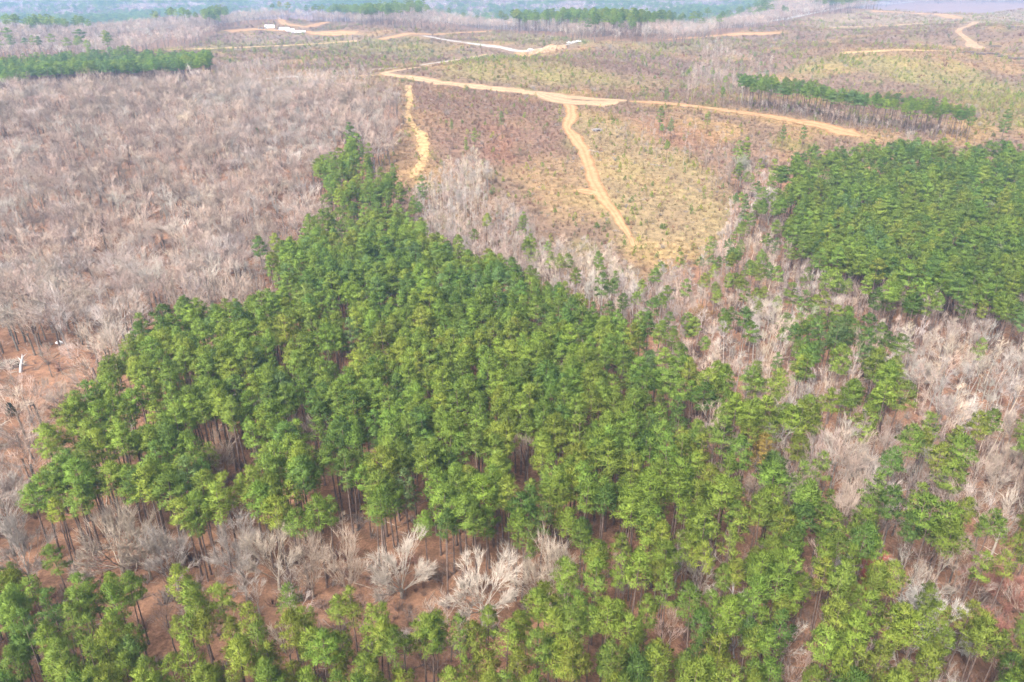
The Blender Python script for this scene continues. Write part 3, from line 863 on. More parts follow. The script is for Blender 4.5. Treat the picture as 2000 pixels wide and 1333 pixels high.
def bare_tones(x, y, zone, n):
    f = .45 + .45 * noise2(x, y, 40, 200, 6.1) + RNG.normal(0, .2, n)
    f = f + np.where(np.isin(zone, ['hard_left', 'thin_left']), .08, 0) + np.where(np.isin(zone, ['mixed', 'slope_trees', 'hard_right']), -.25, 0) + np.where(zone == 'gap', .2, 0)
    k = np.digitize(f, [.0, .32, .66, 1.0])
    t = np.array([c for _, c in BARE_TONES])[k] * RNG.uniform(.76, 1.24, (n, 1)) * RNG.uniform(.96, 1.04, (n, 3))
    return k, t
bare['k'], bare['tone'] = bare_tones(bare['x'], bare['y'], bare['zone'], len(bare['x']))

# ------------------------------------------------------------------ the trees one can point at
LAND_TREE, LAND_CUT = [], []       # landmarks used in labels: (plan u, plan v, words)

def tree(name, meshes, x, y, scale, tone, label, group, cat='tree', rz=None, parts=('trunk', 'crown'), tone_trunk=True):
    o = put(name, None, loc=(x, y, float(land(x, y))), rot=(random.gauss(0, .022), random.gauss(0, .022), random.uniform(0, 6.28) if rz is None else rz), scale=scale)
    tag(o, label, cat, group)
    for me, nm in zip(meshes, parts):
        c = put(nm, me, o)
        c['tone'] = [float(t) for t in tone]
    return o

SPECIAL_XY = []
def special(name, pix, params, tone, label, short, seed, pine_kw=None, group=None, near=True, scale=1.0, rz=None):
    p = spot(*pix)
    m = make_pine(seed, **pine_kw) if pine_kw is not None else make_dome(seed, **params)
    o = tree(name, m, p[0], p[1], (scale,) * 3, tone, label, group, rz=rz)
    if pine_kw is None:      # paler smooth limbs, darker twigs
        o.children[0]['tone'] = [t * 1.0 for t in tone]; o.children[1]['tone'] = [t * .86 for t in tone]
    SPECIAL_XY.append((p[0], p[1], (pine_kw or params).get('R', 3.0) * scale))
    if short: (LAND_TREE if near else LAND_CUT).append((pix[0], pix[1], short))

CREAM, WHITE_B, TAN, GREYB = (.300, .246, .192), (.300, .255, .210), (.262, .203, .155), (.258, .222, .194)
S = special
GB = 'pale bare trees in the glade and along its edge'
S('bare_tree', (240,1122), dict(H=16.5, R=9.1, fork=0.14, stems=11, trunk_r=.42, fan=1.27, levels=5, fine=1.25, side=1.6), CREAM, 'broadest pale bare tree with many low spreading limbs, in the glade among pines', 'broadest pale bare tree', 501, group=GB)
S('bare_tree', (295,1132), dict(H=14.9, R=4.5, fork=0.16, stems=9, trunk_r=.26, fan=0.94, levels=5, fine=1.2, side=1.6), (.253, .211, .164), 'tan bare tree with a rounded top, close against the broadest pale bare tree', 'tan round-topped bare tree', 502, group=GB)
S('bare_tree', (348,1152), dict(H=14.9, R=4.9, fork=0.12, stems=8, trunk_r=.25, fan=0.68, levels=5, fine=1.1, side=1.6), GREYB, 'grey fan-crowned bare tree with fine twigs, beside the tan round-topped bare tree', 'grey fan-crowned bare tree', 503, group=GB)
S('bare_tree', (478,1140), dict(H=14.9, R=4.9, fork=0.14, stems=9, trunk_r=.26, fan=0.73, levels=5, fine=1.1, side=1.6), GREYB, 'dense grey bare tree standing in the gap between two groups of green pines', 'dense grey bare tree', 504, group=GB)
S('bare_tree', (545,1152), dict(H=16.9, R=4.9, fork=0.16, stems=8, trunk_r=.28, fan=0.67, levels=5, fine=1.2, side=1.6), CREAM, 'bushy cream bare tree with an egg-shaped crown in the glade', 'egg-shaped cream bare tree', 505, group=GB)
S('bare_tree', (612,1168), dict(H=16.9, R=2.8, fork=0.14, stems=8, trunk_r=.22, fan=0.43, levels=4, fine=1.1, side=1.6), TAN, 'narrow tan bare tree shaped like a broom, beside the egg-shaped cream tree', 'broom-shaped tan bare tree', 506, group=GB)
S('bare_tree', (686,1178), dict(H=16.9, R=3.8, fork=0.17, stems=8, trunk_r=.22, fan=0.59, levels=4, fine=1.1, side=1.6), TAN, 'slim brownish bare tree with ascending branches, between the broom-shaped and the fan-shaped tree', 'slim brownish bare tree', 507, group=GB)
S('bare_tree', (786,1168), dict(H=16.1, R=5.9, fork=0.12, stems=10, trunk_r=.36, fan=1.05, levels=5, fine=1.3, side=1.9), WHITE_B, 'fan-shaped white bare tree with straight limbs rising from a low fork', 'fan-shaped white bare tree', 508, group=GB)
S('bare_tree', (943,1222), dict(H=16.7, R=6.2, fork=0.21, stems=10, trunk_r=.36, fan=1.21, levels=5, fine=1.5, droop=0.07, wig=.18, side=1.8, split=2.4), WHITE_B, 'crooked white bare tree with drooping lower limbs and a tall dark trunk', 'crooked white bare tree', 509, group=GB)
S('bare_tree', (1064,1205), dict(H=15.9, R=5.5, fork=0.12, stems=10, trunk_r=.3, fan=0.73, levels=5, fine=1.3, side=1.6), CREAM, 'brush-topped cream bare tree with dense upright twigs at the edge of the glade', 'brush-topped cream bare tree', 510, group=GB)
S('bare_tree', (1316,1150), dict(H=14.9, R=2.1, fork=0.16, stems=8, trunk_r=.16, fan=0.39, levels=4, fine=1.1, side=1.6), GREYB, 'thin upright grey bare tree enclosed by pines, beside the arching one', 'thin upright grey bare tree', 511, group=GB)
S('bare_tree', (1360,1180), dict(H=13.8, R=3.4, fork=0.21, stems=8, trunk_r=.18, fan=0.92, levels=4, fine=1.2, droop=0.05, wig=.18, side=1.6), WHITE_B, 'pale bare tree with arching side branches in a dark hole among pines', 'arching pale bare tree', 512, group=GB)
S('bare_tree', (1435,1285), dict(H=14.9, R=2.8, fork=0.16, stems=8, trunk_r=.18, fan=0.48, levels=4, fine=1.4, side=1.5, split=2.2), (.262, .236, .236), 'leafless whitish snag with sparse stiff branches amid the front pines', 'whitish sparse snag', 513, group=GB)
S('bare_tree', (1808,1268), dict(H=13.8, R=6.8, fork=0.14, stems=10, trunk_r=.3, fan=1.20, levels=5, fine=1.5, side=1.6), (.346, .321, .286), 'brightest white bare tree with a wide antler-like crown beside green pines', 'brightest white bare tree', 514, group=GB)
S('bare_tree', (1936,1085), dict(H=15.9, R=3.4, fork=0.26, stems=8, trunk_r=.24, fan=0.70, levels=4, fine=1.5, side=1.5, split=2.2), WHITE_B, 'forked white bare tree with stout limbs next to a yellow-green pine', 'forked white bare tree', 515, group=GB)
S('bare_tree', (1690,975), dict(H=13.8, R=4.7, fork=0.12, stems=10, trunk_r=.24, fan=0.70, levels=5, fine=1.1, side=1.6), GREYB, 'round-headed grey bare tree in a pocket of the pine stand', 'round-headed grey bare tree', 516, group=GB)
S('bare_tree', (1638,1045), dict(H=15.9, R=2.5, fork=0.16, stems=8, trunk_r=.18, fan=0.40, levels=4, fine=1.1, side=1.6), TAN, 'tall feathery bare tree in front of the round-headed grey one', 'tall feathery bare tree', 517, group=GB)
S('bare_tree', (591,868), dict(H=10.6, R=3.4, fork=0.10, stems=9, trunk_r=.18, fan=0.66, levels=4, fine=1.2, side=1.6), GREYB, 'small domed grey bare tree in an opening of the dense pines', 'small domed grey bare tree', 518, group=GB)
S('bare_tree', (1522,1010), dict(H=11.6, R=3.4, fork=0.10, stems=9, trunk_r=.18, fan=0.61, levels=4, fine=1.2, side=1.6), WHITE_B, 'small white bare tree half hidden between dark pines', 'small white bare tree', 519, group=GB)
S('bare_tree', (432,945), dict(H=13.8, R=4.2, fork=0.12, stems=10, trunk_r=.2, fan=0.63, levels=4, fine=1.1, side=1.6), TAN, 'tan many-stemmed bare tree in the square gap of the pine stand', 'tan many-stemmed bare tree', 520, group=GB)
S('bare_tree', (62,1140), dict(H=15.9, R=6.6, fork=0.14, stems=10, trunk_r=.3, fan=1.09, levels=5, fine=1.15, side=1.6), (.253, .219, .190), 'wide cream bare tree at the forest corner beside the front pines', 'wide cream bare tree', 521, group=GB)
S('bare_tree', (18,1030), dict(H=16.9, R=6.0, fork=0.16, stems=9, trunk_r=.28, fan=0.78, levels=5, fine=1.1, side=1.6), (.236, .194, .169), 'tall pinkish bare tree behind the wide cream bare tree', 'tall pinkish bare tree', 522, group=GB)
S('bare_tree', (1952,955), dict(H=12.7, R=4.9, fork=0.14, stems=10, trunk_r=.22, fan=1.04, levels=5, fine=1.2, side=1.6), CREAM, 'cream spreading bare tree in front of bright pines near the bare valley', 'cream spreading bare tree', 523, group=GB)
S('bare_tree', (1782,765), dict(H=11.6, R=5.3, fork=0.26, stems=10, trunk_r=.26, fan=1.38, levels=5, fine=1.4, side=1.6), WHITE_B, 'flat-topped white bare tree on a dark trunk at the head of the bare valley', 'flat-topped white bare tree', 524, group=GB)
S('bare_tree', (1640,1160), dict(H=9.6, R=2.8, fork=0.13, stems=8, trunk_r=.14, fan=0.63, levels=4, fine=1.4, side=1.5, split=2.2), (.312, .286, .278), 'little whitish bare tree next to the red-budding tree', 'little whitish bare tree', 525, group=GB)
RB = 'trees with red spring buds'
S('bare_tree', (1692,1160), dict(H=9.3, R=3.4, fork=0.16, stems=10, trunk_r=.16, fan=0.73, levels=4, fine=1.5, side=1.6), (.262, .072, .051), 'bright red budding tree surrounded by green pines', 'bright red budding tree', 526, group=RB)
S('bare_tree', (1962,1205), dict(H=10.2, R=4.8, fork=0.16, stems=10, trunk_r=.18, fan=1.11, levels=5, fine=1.3, side=1.6), (.244, .114, .084), 'wide salmon budding tree on the bare slope', 'wide salmon budding tree', 527, group=RB)
S('bare_tree', (1905,1285), dict(H=9.3, R=4.0, fork=0.16, stems=10, trunk_r=.16, fan=0.82, levels=5, fine=1.3, side=1.6), (.219, .097, .076), 'dull pink budding tree just beyond the brightest white bare tree', 'dull pink budding tree', 528, group=RB)
S('bare_tree', (1893,1150), dict(H=7.4, R=2.7, fork=0.16, stems=8, trunk_r=.13, fan=0.72, levels=4, fine=1.3, side=1.6), (.236, .105, .084), 'small pink budding tree behind the wide salmon one', 'small pink budding tree', 529, group=RB)
S('bare_tree', (1987,680), dict(H=12.1, R=3.0, fork=0.22, stems=9, trunk_r=.16, fan=0.60, levels=4, fine=1.3, side=1.6), (.253, .110, .072), 'orange-budding tree at the foot of the large pine stand', 'orange-budding tree', 530, group=RB)
S('bare_tree', (1365,650), dict(H=11.2, R=3.4, fork=0.22, stems=9, trunk_r=.16, fan=0.70, levels=4, fine=1.9, side=1.6), (.177, .097, .030), 'rusty brown tree still holding dead leaves, among grey bare trees', 'rusty brown tree', 531, group=RB)
S('bare_tree', (1500,440), dict(H=16.7, R=5.3, fork=0.14, stems=10, trunk_r=.3, fan=0.65, levels=5, fine=1.5, side=1.6), (.262, .236, .198), 'big pale rounded bare tree at the corner of the far pine stand', 'big pale rounded bare tree', 532, group=GB)
S('bare_tree', (1445,365), dict(H=15.8, R=4.0, fork=0.17, stems=9, trunk_r=.26, fan=0.56, levels=5, fine=1.5, side=1.6), (.232, .228, .169), 'greenish grey bare tree standing above the big pale rounded one', 'greenish grey bare tree', 533, group=GB)
ODD = 'odd-coloured pines in the stand'
S('pine_tree', (1468,985), None, (.24,.17,.04), 'golden-yellow pine, sickly, among green pines', 'golden-yellow pine', 541, pine_kw=dict(R=3.4, per=5, thin=.8), group=ODD, scale=.9)
S('pine_tree', (612,690), None, (.19,.24,.055), 'lime-green pine, paler than all others in the middle stand', 'lime-green pine', 542, pine_kw=dict(R=3.8, per=6), group=ODD, scale=1.1)
S('pine_tree', (800,1065), None, (.12,.17,.06), 'soft pale green pine overhanging the fan-shaped bare tree', 'soft pale green pine', 543, pine_kw=dict(R=3.2), group=ODD, scale=.9)
LONE = 'lone pines left standing in the clear-cut'
for pix, h, k, label, short in [
  ((507,292), .55, 3, 'lone dark pine deep inside the grey leafless forest', None),
  ((979,262), .62, 3, 'lone pine standing highest on the brown cut slope', 'highest lone pine'),
  ((926,296), .62, 1, 'rounded lone pine on the brown cut slope below the straw path bend', 'rounded lone pine'),
  ((912,312), .58, 1, 'narrow lone pine just below the rounded lone pine', 'narrow lone pine'),
  ((882,268), .5, 2, 'thin lone pine between the straw path and the rounded lone pine', 'thin lone pine'),
  ((690,335), 1.2, 3, 'tallest dark pine at the top of the small pine clump', None),
  ((772,385), .8, 2, 'slender pine at the edge of the small clump, beside the straw path end', None),
  ((828,425), .95, 3, 'dark pine standing apart from the clump, beside grey bare trees', 'dark pine beside the clump'),
  ((1018,492), .85, 2, 'lone pine with bare lower trunk above the felled pale logs', 'lone pine above the logs'),
  ((1300,212), .6, 3, 'small dark lone pine beside the ridge track', 'lone pine by ridge track'),
  ((1287,262), .75, 3, 'lone pine with dense dark head above reddish brush', 'dense-headed lone pine'),
  ((1308,275), .6, 4, 'small bluish pine beside the dense-headed lone pine', None),
  ((1380,262), .6, 1, 'wide lone pine in the reddish brush under the ridge track', 'wide lone pine'),
  ((1527,290), .6, 3, 'lone pine in the red brush above the far pine stand', 'lone pine above the stand'),
  ((1566,292), .62, 3, 'twin-sized lone pine nearest the upper edge of the far pine stand', None),
  ((1452,345), .95, 1, 'tall pine beside the greenish grey bare tree', None),
  ((1448,480), 1.1, 3, 'tall narrow dark pine rising from the grey bare trees of the gully', None),
  ((1950,292), 1.0, 3, 'broad dark pine standing alone between the pine strip and far stand', None),
  ((1494,172), .7, 3, 'lone dark pine in the hollow above the pine strip', None),
  ((1212,78), 1.35, 3, 'tall pine at the clear-cut edge before the distant woods', None),
  ((1232,79), 1.25, 4, 'second tall pine at the clear-cut edge, on the hollow side', None),
  ((1038,552), .95, 1, 'tall pine breaking the top edge of the middle stand below the logs', None)]:
    special('pine_tree', pix, None, np.array(PINE_TONES[k][1]) * 1.0, label, short, 560 + int(pix[0]), pine_kw=dict(R=3.1 if 'narrow' not in label and 'slender' not in label and 'thin' not in label else 2.0, base=.42, per=5), group=LONE, near=False, scale=h)

SP_ = np.array(SPECIAL_XY)
def clear_of_special(d, f):
    """Leaves out what would stand inside a special tree's crown."""
    k = np.ones(len(d['x']), bool)
    for x0, y0, r0 in SP_:
        k &= np.hypot(d['x'] - x0, d['y'] - y0) > max(2.0, r0 * f)
    for q in d: d[q] = d[q][k]
clear_of_special(pine, .75); clear_of_special(bare, .7)

LAND_TREE += [(22,812,'dark cedar bush'), (45,716,'heap of brushwood'), (118,672,'white scrap')]
LAND_CUT += [(1114,205,'sandy trail mouth'), (1165,252,'grey root heap'), (1145,374,'pale sandy patch'), (1222,455,'sandy trail end'), (1090,488,'felled pale logs'), (833,288,'straw path bend'), (1090,190,'dirt landing'), (760,143,'dirt road hairpin')]

_ORD = 'first second third fourth fifth sixth seventh eighth ninth tenth eleventh twelfth thirteenth fourteenth fifteenth sixteenth seventeenth eighteenth nineteenth twentieth'.split()
def ordinal(i):
    if i < 20: return _ORD[i]
    tens = ['twenty', 'thirty', 'forty', 'fifty', 'sixty', 'seventy', 'eighty', 'ninety'][(i + 1) // 10 - 2]
    k = (i + 1) % 10
    return tens + ('-' + _ORD[k - 1] if k else '-' if False else 'th' if not k else '')

def place_labels(us, vs, words_, noun, marks):
    """For each thing: its look, then how it stands to the nearest landmark, counted outward from there among those alike."""
    M = np.array([(a, b) for a, b, _ in marks], float)
    keys = []
    for u, v, w in zip(us, vs, words_):
        d = np.hypot(M[:, 0] - u, (M[:, 1] - v) * 1.25); i = int(d.argmin())
        du, dv = u - M[i, 0], v - M[i, 1]
        where = ('right of' if du > 0 else 'left of') if abs(du) > abs(dv) * 1.4 else ('beyond' if dv < 0 else 'in front of')
        keys.append((w, where, marks[i][2], d[i]))
    order = {}
    for j in sorted(range(len(keys)), key=lambda j: keys[j][3]):
        order.setdefault(keys[j][:3], []).append(j)
    out = [None] * len(keys)
    for (w, where, mark), js in order.items():
        for r, j in enumerate(js):
            if len(js) == 1: out[j] = f'{w} {noun}, only such one {where} {mark}'
            else: out[j] = f'{w} {noun}, {ordinal(r)} such one {where} {mark}' if r else f'{w} {noun}, nearest such one {where} {mark}'
    return out

def split_near(d, lift, n_max):
    u, v = project(d['x'], d['y'], land(d['x'], d['y']) + lift)
    dist = np.sqrt(d['x'] ** 2 + d['y'] ** 2 + (CAM_H - 10) ** 2)
    seen = (u > 4) & (u < 1996) & (v > 4) & (v < 1329)
    order = np.argsort(np.where(seen, dist, 1e9))
    near = order[:min(n_max, int(seen.sum()))]
    rest = np.setdiff1d(np.arange(len(u)), near)
    return near, rest

# pines
near, rest = split_near(pine, 13, 300 - 25)
bu, bv = project(pine['x'][near], pine['y'][near], land(pine['x'][near], pine['y'][near]))
wide = pine['w'][near] / pine['h'][near]
lw = [('broad ' if a > 1.1 else 'narrow ' if a < .93 else '') + PINE_TONES[k][0] for a, k in zip(wide, pine['k'][near])]
labels = place_labels(bu, bv, lw, 'pine', LAND_TREE)
for j, lab in zip(near, labels):
    h, w = pine['h'][j], pine['w'][j]
    m = PINES[int(RNG.integers(len(PINES)))]
    tree('pine_tree', m, pine['x'][j], pine['y'][j], (w, w, h), pine['tone'][j], lab, 'pines of the near stands')
nr = len(rest)
P3 = lambda d, i: np.stack([d['x'][i], d['y'][i], land(d['x'][i], d['y'][i])], 1)
scatter('pine_forest', P3(pine, rest), RNG.uniform(0, 6.28, nr), np.stack([pine['w'][rest], pine['w'][rest], pine['h'][rest]], 1),
        RNG.integers(0, len(PINES), nr), pine['tone'][rest], PINES, 'green pines that fill the stands behind the nearest trees', 'pine forest', tilt=.025)

# bare trees
near, rest = split_near(bare, 9, 300 - len([1 for s_ in GB]) // 2)
slim_zone = np.isin(bare['zone'], ['mixed', 'slope_trees', 'hard_right', 'gap', 'strip', 'hollow_trees', 'hill_trees', 'red_scrub', 'purple_strip', 'mixed_pines'])
variant = np.where(slim_zone & (RNG.random(len(slim_zone)) < .75), len(BARES) + RNG.integers(0, len(SLIM), len(slim_zone)), RNG.integers(0, len(BARES), len(slim_zone)))
ALLB = BARES + SLIM
bu, bv = project(bare['x'][near], bare['y'][near], land(bare['x'][near], bare['y'][near]))
lw = [('slim ' if variant[j] >= len(BARES) else 'spreading ' if variant[j] in (2, 3, 5) else '') + BARE_TONES[bare['k'][j]][0] for j in near]
labels = place_labels(bu, bv, lw, 'bare tree', LAND_TREE)
for j, lab in zip(near, labels):
    tree('bare_tree', ALLB[variant[j]], bare['x'][j], bare['y'][j], (bare['w'][j], bare['w'][j], bare['h'][j]), bare['tone'][j], lab, 'leafless trees among the near pines')
nr = len(rest)
scatter('hardwood_forest', P3(bare, rest), RNG.uniform(0, 6.28, nr), np.stack([bare['w'][rest], bare['w'][rest], bare['h'][rest]], 1),
        variant[rest], bare['tone'][rest], ALLB, 'leafless grey and pinkish trees that cover the slopes around the pine stands', 'hardwood forest', tilt=.03)

# distant woods
def far_woods():
    xs, ys = [], []
    for y0, y1, g in ((700, 1700, 9.0), (1700, 2600, 12.5), (2600, 4000, 18.0)):
        gx, gy = np.meshgrid(np.arange(-.85 * y1, .85 * y1, g), np.arange(y0, y1, g))
        xs.append(gx.ravel() + RNG.uniform(-.45, .45, gx.size) * g); ys.append(gy.ravel() + RNG.uniform(-.45, .45, gx.size) * g)
    x, y = np.concatenate(xs), np.concatenate(ys)
    u, v = project(x, y, land(x, y) + 9)
    k = (u > -250) & (u < 2250)
    x, y, u, v = x[k], y[k], u[k], v[k]
    zi = zone_index(u, v)
    k = (zi >= 0) & np.isin(ZN[zi], ['far_wood', 'far_pines'])
    k |= (y > 2300) & (v < 3)
    x, y, zi = x[k], y[k], zi[k]
    zi = np.where(zi < 0, 0, zi)
    pp = np.array([z[2] for z in ZONES])[zi]
    pp = np.clip(pp + .55 * noise2(x, y, 130, 500, 2.7) - np.where(y < 1500, .22, -.10), 0, .97)
    r = RNG.random(len(x))
    p = r < pp; b = (r >= pp) & (r < .97)
    for nm, sel, protos, tones, lab, hs in (('distant_pine_woods', p, PINES, pine_tones, 'hazy dark green pine woods along the far ridges', 1.15), ('distant_bare_woods', b, BARES, bare_tones, 'hazy leafless woods on the far ridges', 1.0)):
        n = int(sel.sum())
        _, t = tones(x[sel], y[sel], np.full(n, 'far'), n)
        s = RNG.uniform(.85, 1.2, n) * hs
        w = s * RNG.uniform(1.2, 1.6, n) * np.where(y[sel] > 1700, 1.35, 1.0) * np.where(y[sel] > 2600, 1.4, 1.0)
        scatter(nm, np.stack([x[sel], y[sel], land(x[sel], y[sel])], 1), RNG.uniform(0, 6.28, n), np.stack([w, w, s], 1), RNG.integers(0, len(protos), n), t, protos, lab, 'woods')
far_woods()

# ------------------------------------------------------------------ brush, grass and young pines of the clear-cut; undergrowth in the woods
def cut_cover():
    out = []
    for y0, y1, g in ((240, 560, 1.9), (560, 800, 2.9), (800, 1300, 5.2), (1300, 1750, 8.5)):
        gx, gy = np.meshgrid(np.arange(-.9 * y1 - 20, .95 * y1, g), np.arange(y0, y1, g))
        x = gx.ravel() + RNG.uniform(-.6, .6, gx.size) * g; y = gy.ravel() + RNG.uniform(-.6, .6, gx.size) * g
        z = land(x, y)
        u, v = project(x, y, z)
        k = (u > -80) & (u < 2080) & (v > -10)
        x, y, z, u, v = x[k], y[k], z[k], u[k], v[k]
        zi = zone_index(*project(x, y, z + 8))
        lite = np.isin(ZN[zi], ['red_scrub', 'hollow_trees', 'hill_trees', 'slope_trees', 'purple_strip']) & (zi >= 0)
        k = ((zi < 0) | lite) & off_roads(x, y, .4 + np.clip((y - 450) / 110, 0, 5))
        out.append(np.stack([x, y, z, u, v, np.full(len(x), g / 1.9)], 1)[k])
    a = np.concatenate(out)
    return a
CUT = cut_cover()

def brush():
    a = CUT[RNG.random(len(CUT)) < .8]
    x, y, z, u, v, g = a.T
    n = len(x)
    c = clear_colour(u, v, x, y)
    straw = c[:, 0] > .14
    kind = np.where(RNG.random(n) < np.where(straw, .6, .22), RNG.integers(3, 5, n), RNG.integers(0, 3, n))
    t = c * 1.35 * RNG.uniform(.82, 1.2, (n, 1)) * RNG.uniform(.94, 1.06, (n, 3))
    r = RNG.random(n)
    t[r < .05] = np.array((.12, .045, .028)); t[(r > .05) & (r < .12)] *= np.array((.8, 1.1, .6)); t[(r > .12) & (r < .17)] = np.array((.20, .175, .16))
    s = RNG.uniform(.45, 1.15, n) * (.8 + .35 * g) * np.where(RNG.random(n) < .05, 1.7, 1.0)
    w = s * RNG.uniform(.9, 1.7, n) * np.sqrt(g)
    scatter('clear_cut_undergrowth', np.stack([x, y, z], 1), RNG.uniform(0, 6.28, n), np.stack([w, w, s], 1), kind, t, [[m] for m in SHRUBS], 'brown and straw-coloured brush and grass over the cut slopes', 'undergrowth')
brush()

def young_pines():
    x, y, z, u, v, g = CUT.T
    c = clear_colour(u, v, x, y)
    green = np.clip((c[:, 1] / c[:, 0] - .62) * 2.2, 0.0, 1)
    p = (.02 + .24 * green) * (1 + .8 * noise2(x, y, 30, 140, 3.9)) * np.minimum(g, 1.6)
    k = np.nonzero(RNG.random(len(x)) < p)[0]
    x, y, z, u, v = x[k], y[k], z[k], u[k], v[k]
    n = len(x)
    s = RNG.uniform(.5, 1.35, n) ** 1.2
    kk = RNG.integers(0, 3, n)
    base = np.array([(.24, .26, .030), (.17, .22, .028), (.11, .165, .03)])
    t = base[kk] * RNG.uniform(.85, 1.15, (n, 1))
    seen = (u > 5) & (u < 1995) & (v > 5)
    order = np.argsort(np.where(seen, y / s ** .7, 1e9))
    near, rest = order[:300], order[300:]
    lw = [('tall ' if s[j] > 1.05 else 'small ' if s[j] < .72 else '') + ['yellow-green', 'bright green', 'dark green'][kk[j]] for j in near]
    labels = place_labels(u[near], v[near], lw, 'young pine', LAND_CUT)
    for j, lab in zip(near, labels):
        o = put('young_pine', YOUNG[int(RNG.integers(3))], loc=(x[j], y[j], z[j]), rot=(0, 0, random.uniform(0, 6.28)), scale=(s[j],) * 3)
        o['tone'] = [float(q) for q in t[j]]
        tag(o, lab, 'young pine', 'young pines scattered over the clear-cut')
    n = len(rest)
    scatter('young_pine_vegetation', np.stack([x, y, z], 1)[rest], RNG.uniform(0, 6.28, n), np.repeat(s[rest, None], 3, 1) * np.where(y[rest] > 700, 1.4, 1.0)[:, None], RNG.integers(0, 3, n), t[rest], [[m] for m in YOUNG], 'young green pines sprinkled over the far parts of the clear-cut', 'young pines')
young_pines()

def understory():
    g = 2.6
    gx, gy = np.meshgrid(np.arange(-330, 330, g), np.arange(50, 420, g))
    x = gx.ravel() + RNG.uniform(-1.3, 1.3, gx.size); y = gy.ravel() + RNG.uniform(-1.3, 1.3, gx.size)
    z = land(x, y)
    u, v = project(x, y, z + 4)
    zi = zone_index(u, v)
    k = (zi >= 0) & (u > -150) & (u < 2150) & (v < 1500)
    dens = {'hard_left': .3, 'thin_left': .2, 'mixed': .6, 'hard_right': .7, 'gap': .6, 'right_low': .6, 'right_brush': .6, 'front_bare': .5, 'front': .8, 'glade': .8, 'pines_thinning': .4, 'front_gap': .4, 'pines_middle': .1, 'mixed_pines': .3}
    p = np.array([dens.get(n, .05) for n in ZN] + [0])[zi] * (1 + .9 * noise2(x, y, 30, 90, 1.1))
    k &= RNG.random(len(x)) < p
    x, y, z = x[k], y[k], z[k]
    n = len(x)
    base = np.array([(.165, .112, .090), (.185, .150, .128), (.13, .080, .060), (.185, .095, .072)])
    t = base[RNG.choice(4, n, p=[.4, .3, .2, .1])] * RNG.uniform(.8, 1.15, (n, 1))
    s = RNG.uniform(.8, 2.0, n)
    scatter('woodland_undergrowth', np.stack([x, y, z], 1), RNG.uniform(0, 6.28, n), np.stack([s * 1.3, s * 1.3, s], 1), RNG.integers(0, 3, n), t, [[m] for m in SHRUBS[:3]], 'twiggy pinkish brush on the leaf-covered woodland floor', 'undergrowth')
understory()

def make_stick(seed):
    rnd = random.Random(seed); s = Shape()
    l = rnd.uniform(2.5, 6.0)
    a = [Vector((0, 0, .05)), Vector((l * .5, rnd.uniform(-.2, .2), .12)), Vector((l, rnd.uniform(-.5, .5), .06))]
    s.tube(a, [.09, .07, .02], 5)
    for _ in range(5):
        b = a[1].lerp(a[2], rnd.random()); s.tube([b, b + Vector((rnd.uniform(.3, 1.2), rnd.uniform(-.9, .9), rnd.uniform(0, .5)))], [.03, 0], 3)
    return s.mesh('stick_mesh', M_BARK)

def floor_litter():
    sticks = [make_stick(440 + i) for i in range(4)]
    g = 3.4
    gx, gy = np.meshgrid(np.arange(-240, 240, g), np.arange(48, 300, g))
    x = gx.ravel() + RNG.uniform(-1.7, 1.7, gx.size); y = gy.ravel() + RNG.uniform(-1.7, 1.7, gx.size)
    z = land(x, y); u, v = project(x, y, z)
    k = (u > -150) & (u < 2150) & (v < 1500) & (RNG.random(len(x)) < .4) & (zone_index(u, v - 40) >= 0)
    x, y, z = x[k], y[k], z[k]; n = len(x)
    t = np.array([(.26, .21, .165), (.17, .125, .098), (.10, .07, .055)])[RNG.integers(0, 3, n)] * RNG.uniform(.8, 1.2, (n, 1))
    s = RNG.uniform(.4, 1.2, n)
    scatter('woodland_litter', np.stack([x, y, z], 1), RNG.uniform(0, 6.28, n), np.stack([s, s, s], 1), RNG.integers(0, 4, n), t, [[m] for m in sticks], 'fallen branches and sticks strewn over the leafy woodland floor', 'fallen branches')
floor_litter()

# ------------------------------------------------------------------ logs, brush heaps, scrap, vehicles
def log(a, b, r, mat, label, group='felled logs and fallen poles', stub=True):
    p, q = spot(*a), spot(*b)
    d = Vector(q - p); L_ = d.length
    s = Shape(); rnd = random.Random(int(a[0] * 7 + a[1]))
    pts = [Vector((0, 0, 0)) + Vector((0, t * L_, .04 * L_ * rnd.uniform(-.1, .1))) for t in (0, .3, .65, 1)]
    s.tube(pts, [r, r * .9, r * .75, r * .5], 7)
    for e, rr_ in ((pts[0], r), (pts[-1], r * .5)):
        i = len(s.v)
        for k in range(7): s.v.append((e.x + rr_ * .98 * math.cos(6.2832 * k / 7), e.y, e.z + rr_ * .98 * math.sin(6.2832 * k / 7)))
        s.f.append(tuple(range(i, i + 7)))
    o = put('fallen_log', None, loc=(p[0], p[1], p[2] + r * .8), rot=(math.atan2(d.z, math.hypot(d.x, d.y)), 0, math.atan2(-d.x, d.y)))
    put('trunk', s.mesh('log_mesh', mat, True), o)
    for k in range(3 if stub else 0):
        b_ = Shape(); t = rnd.uniform(.4, .95)
        b_.tube([Vector((0, 0, 0)), Vector((rnd.uniform(-.8, .8), .5, rnd.uniform(.4, 1.0)))], [r * .35, 0], 4)
        put('branch_stub', b_.mesh('stub_mesh', mat), o, loc=(0, t * L_, 0))
    tag(o, label, 'log', group)

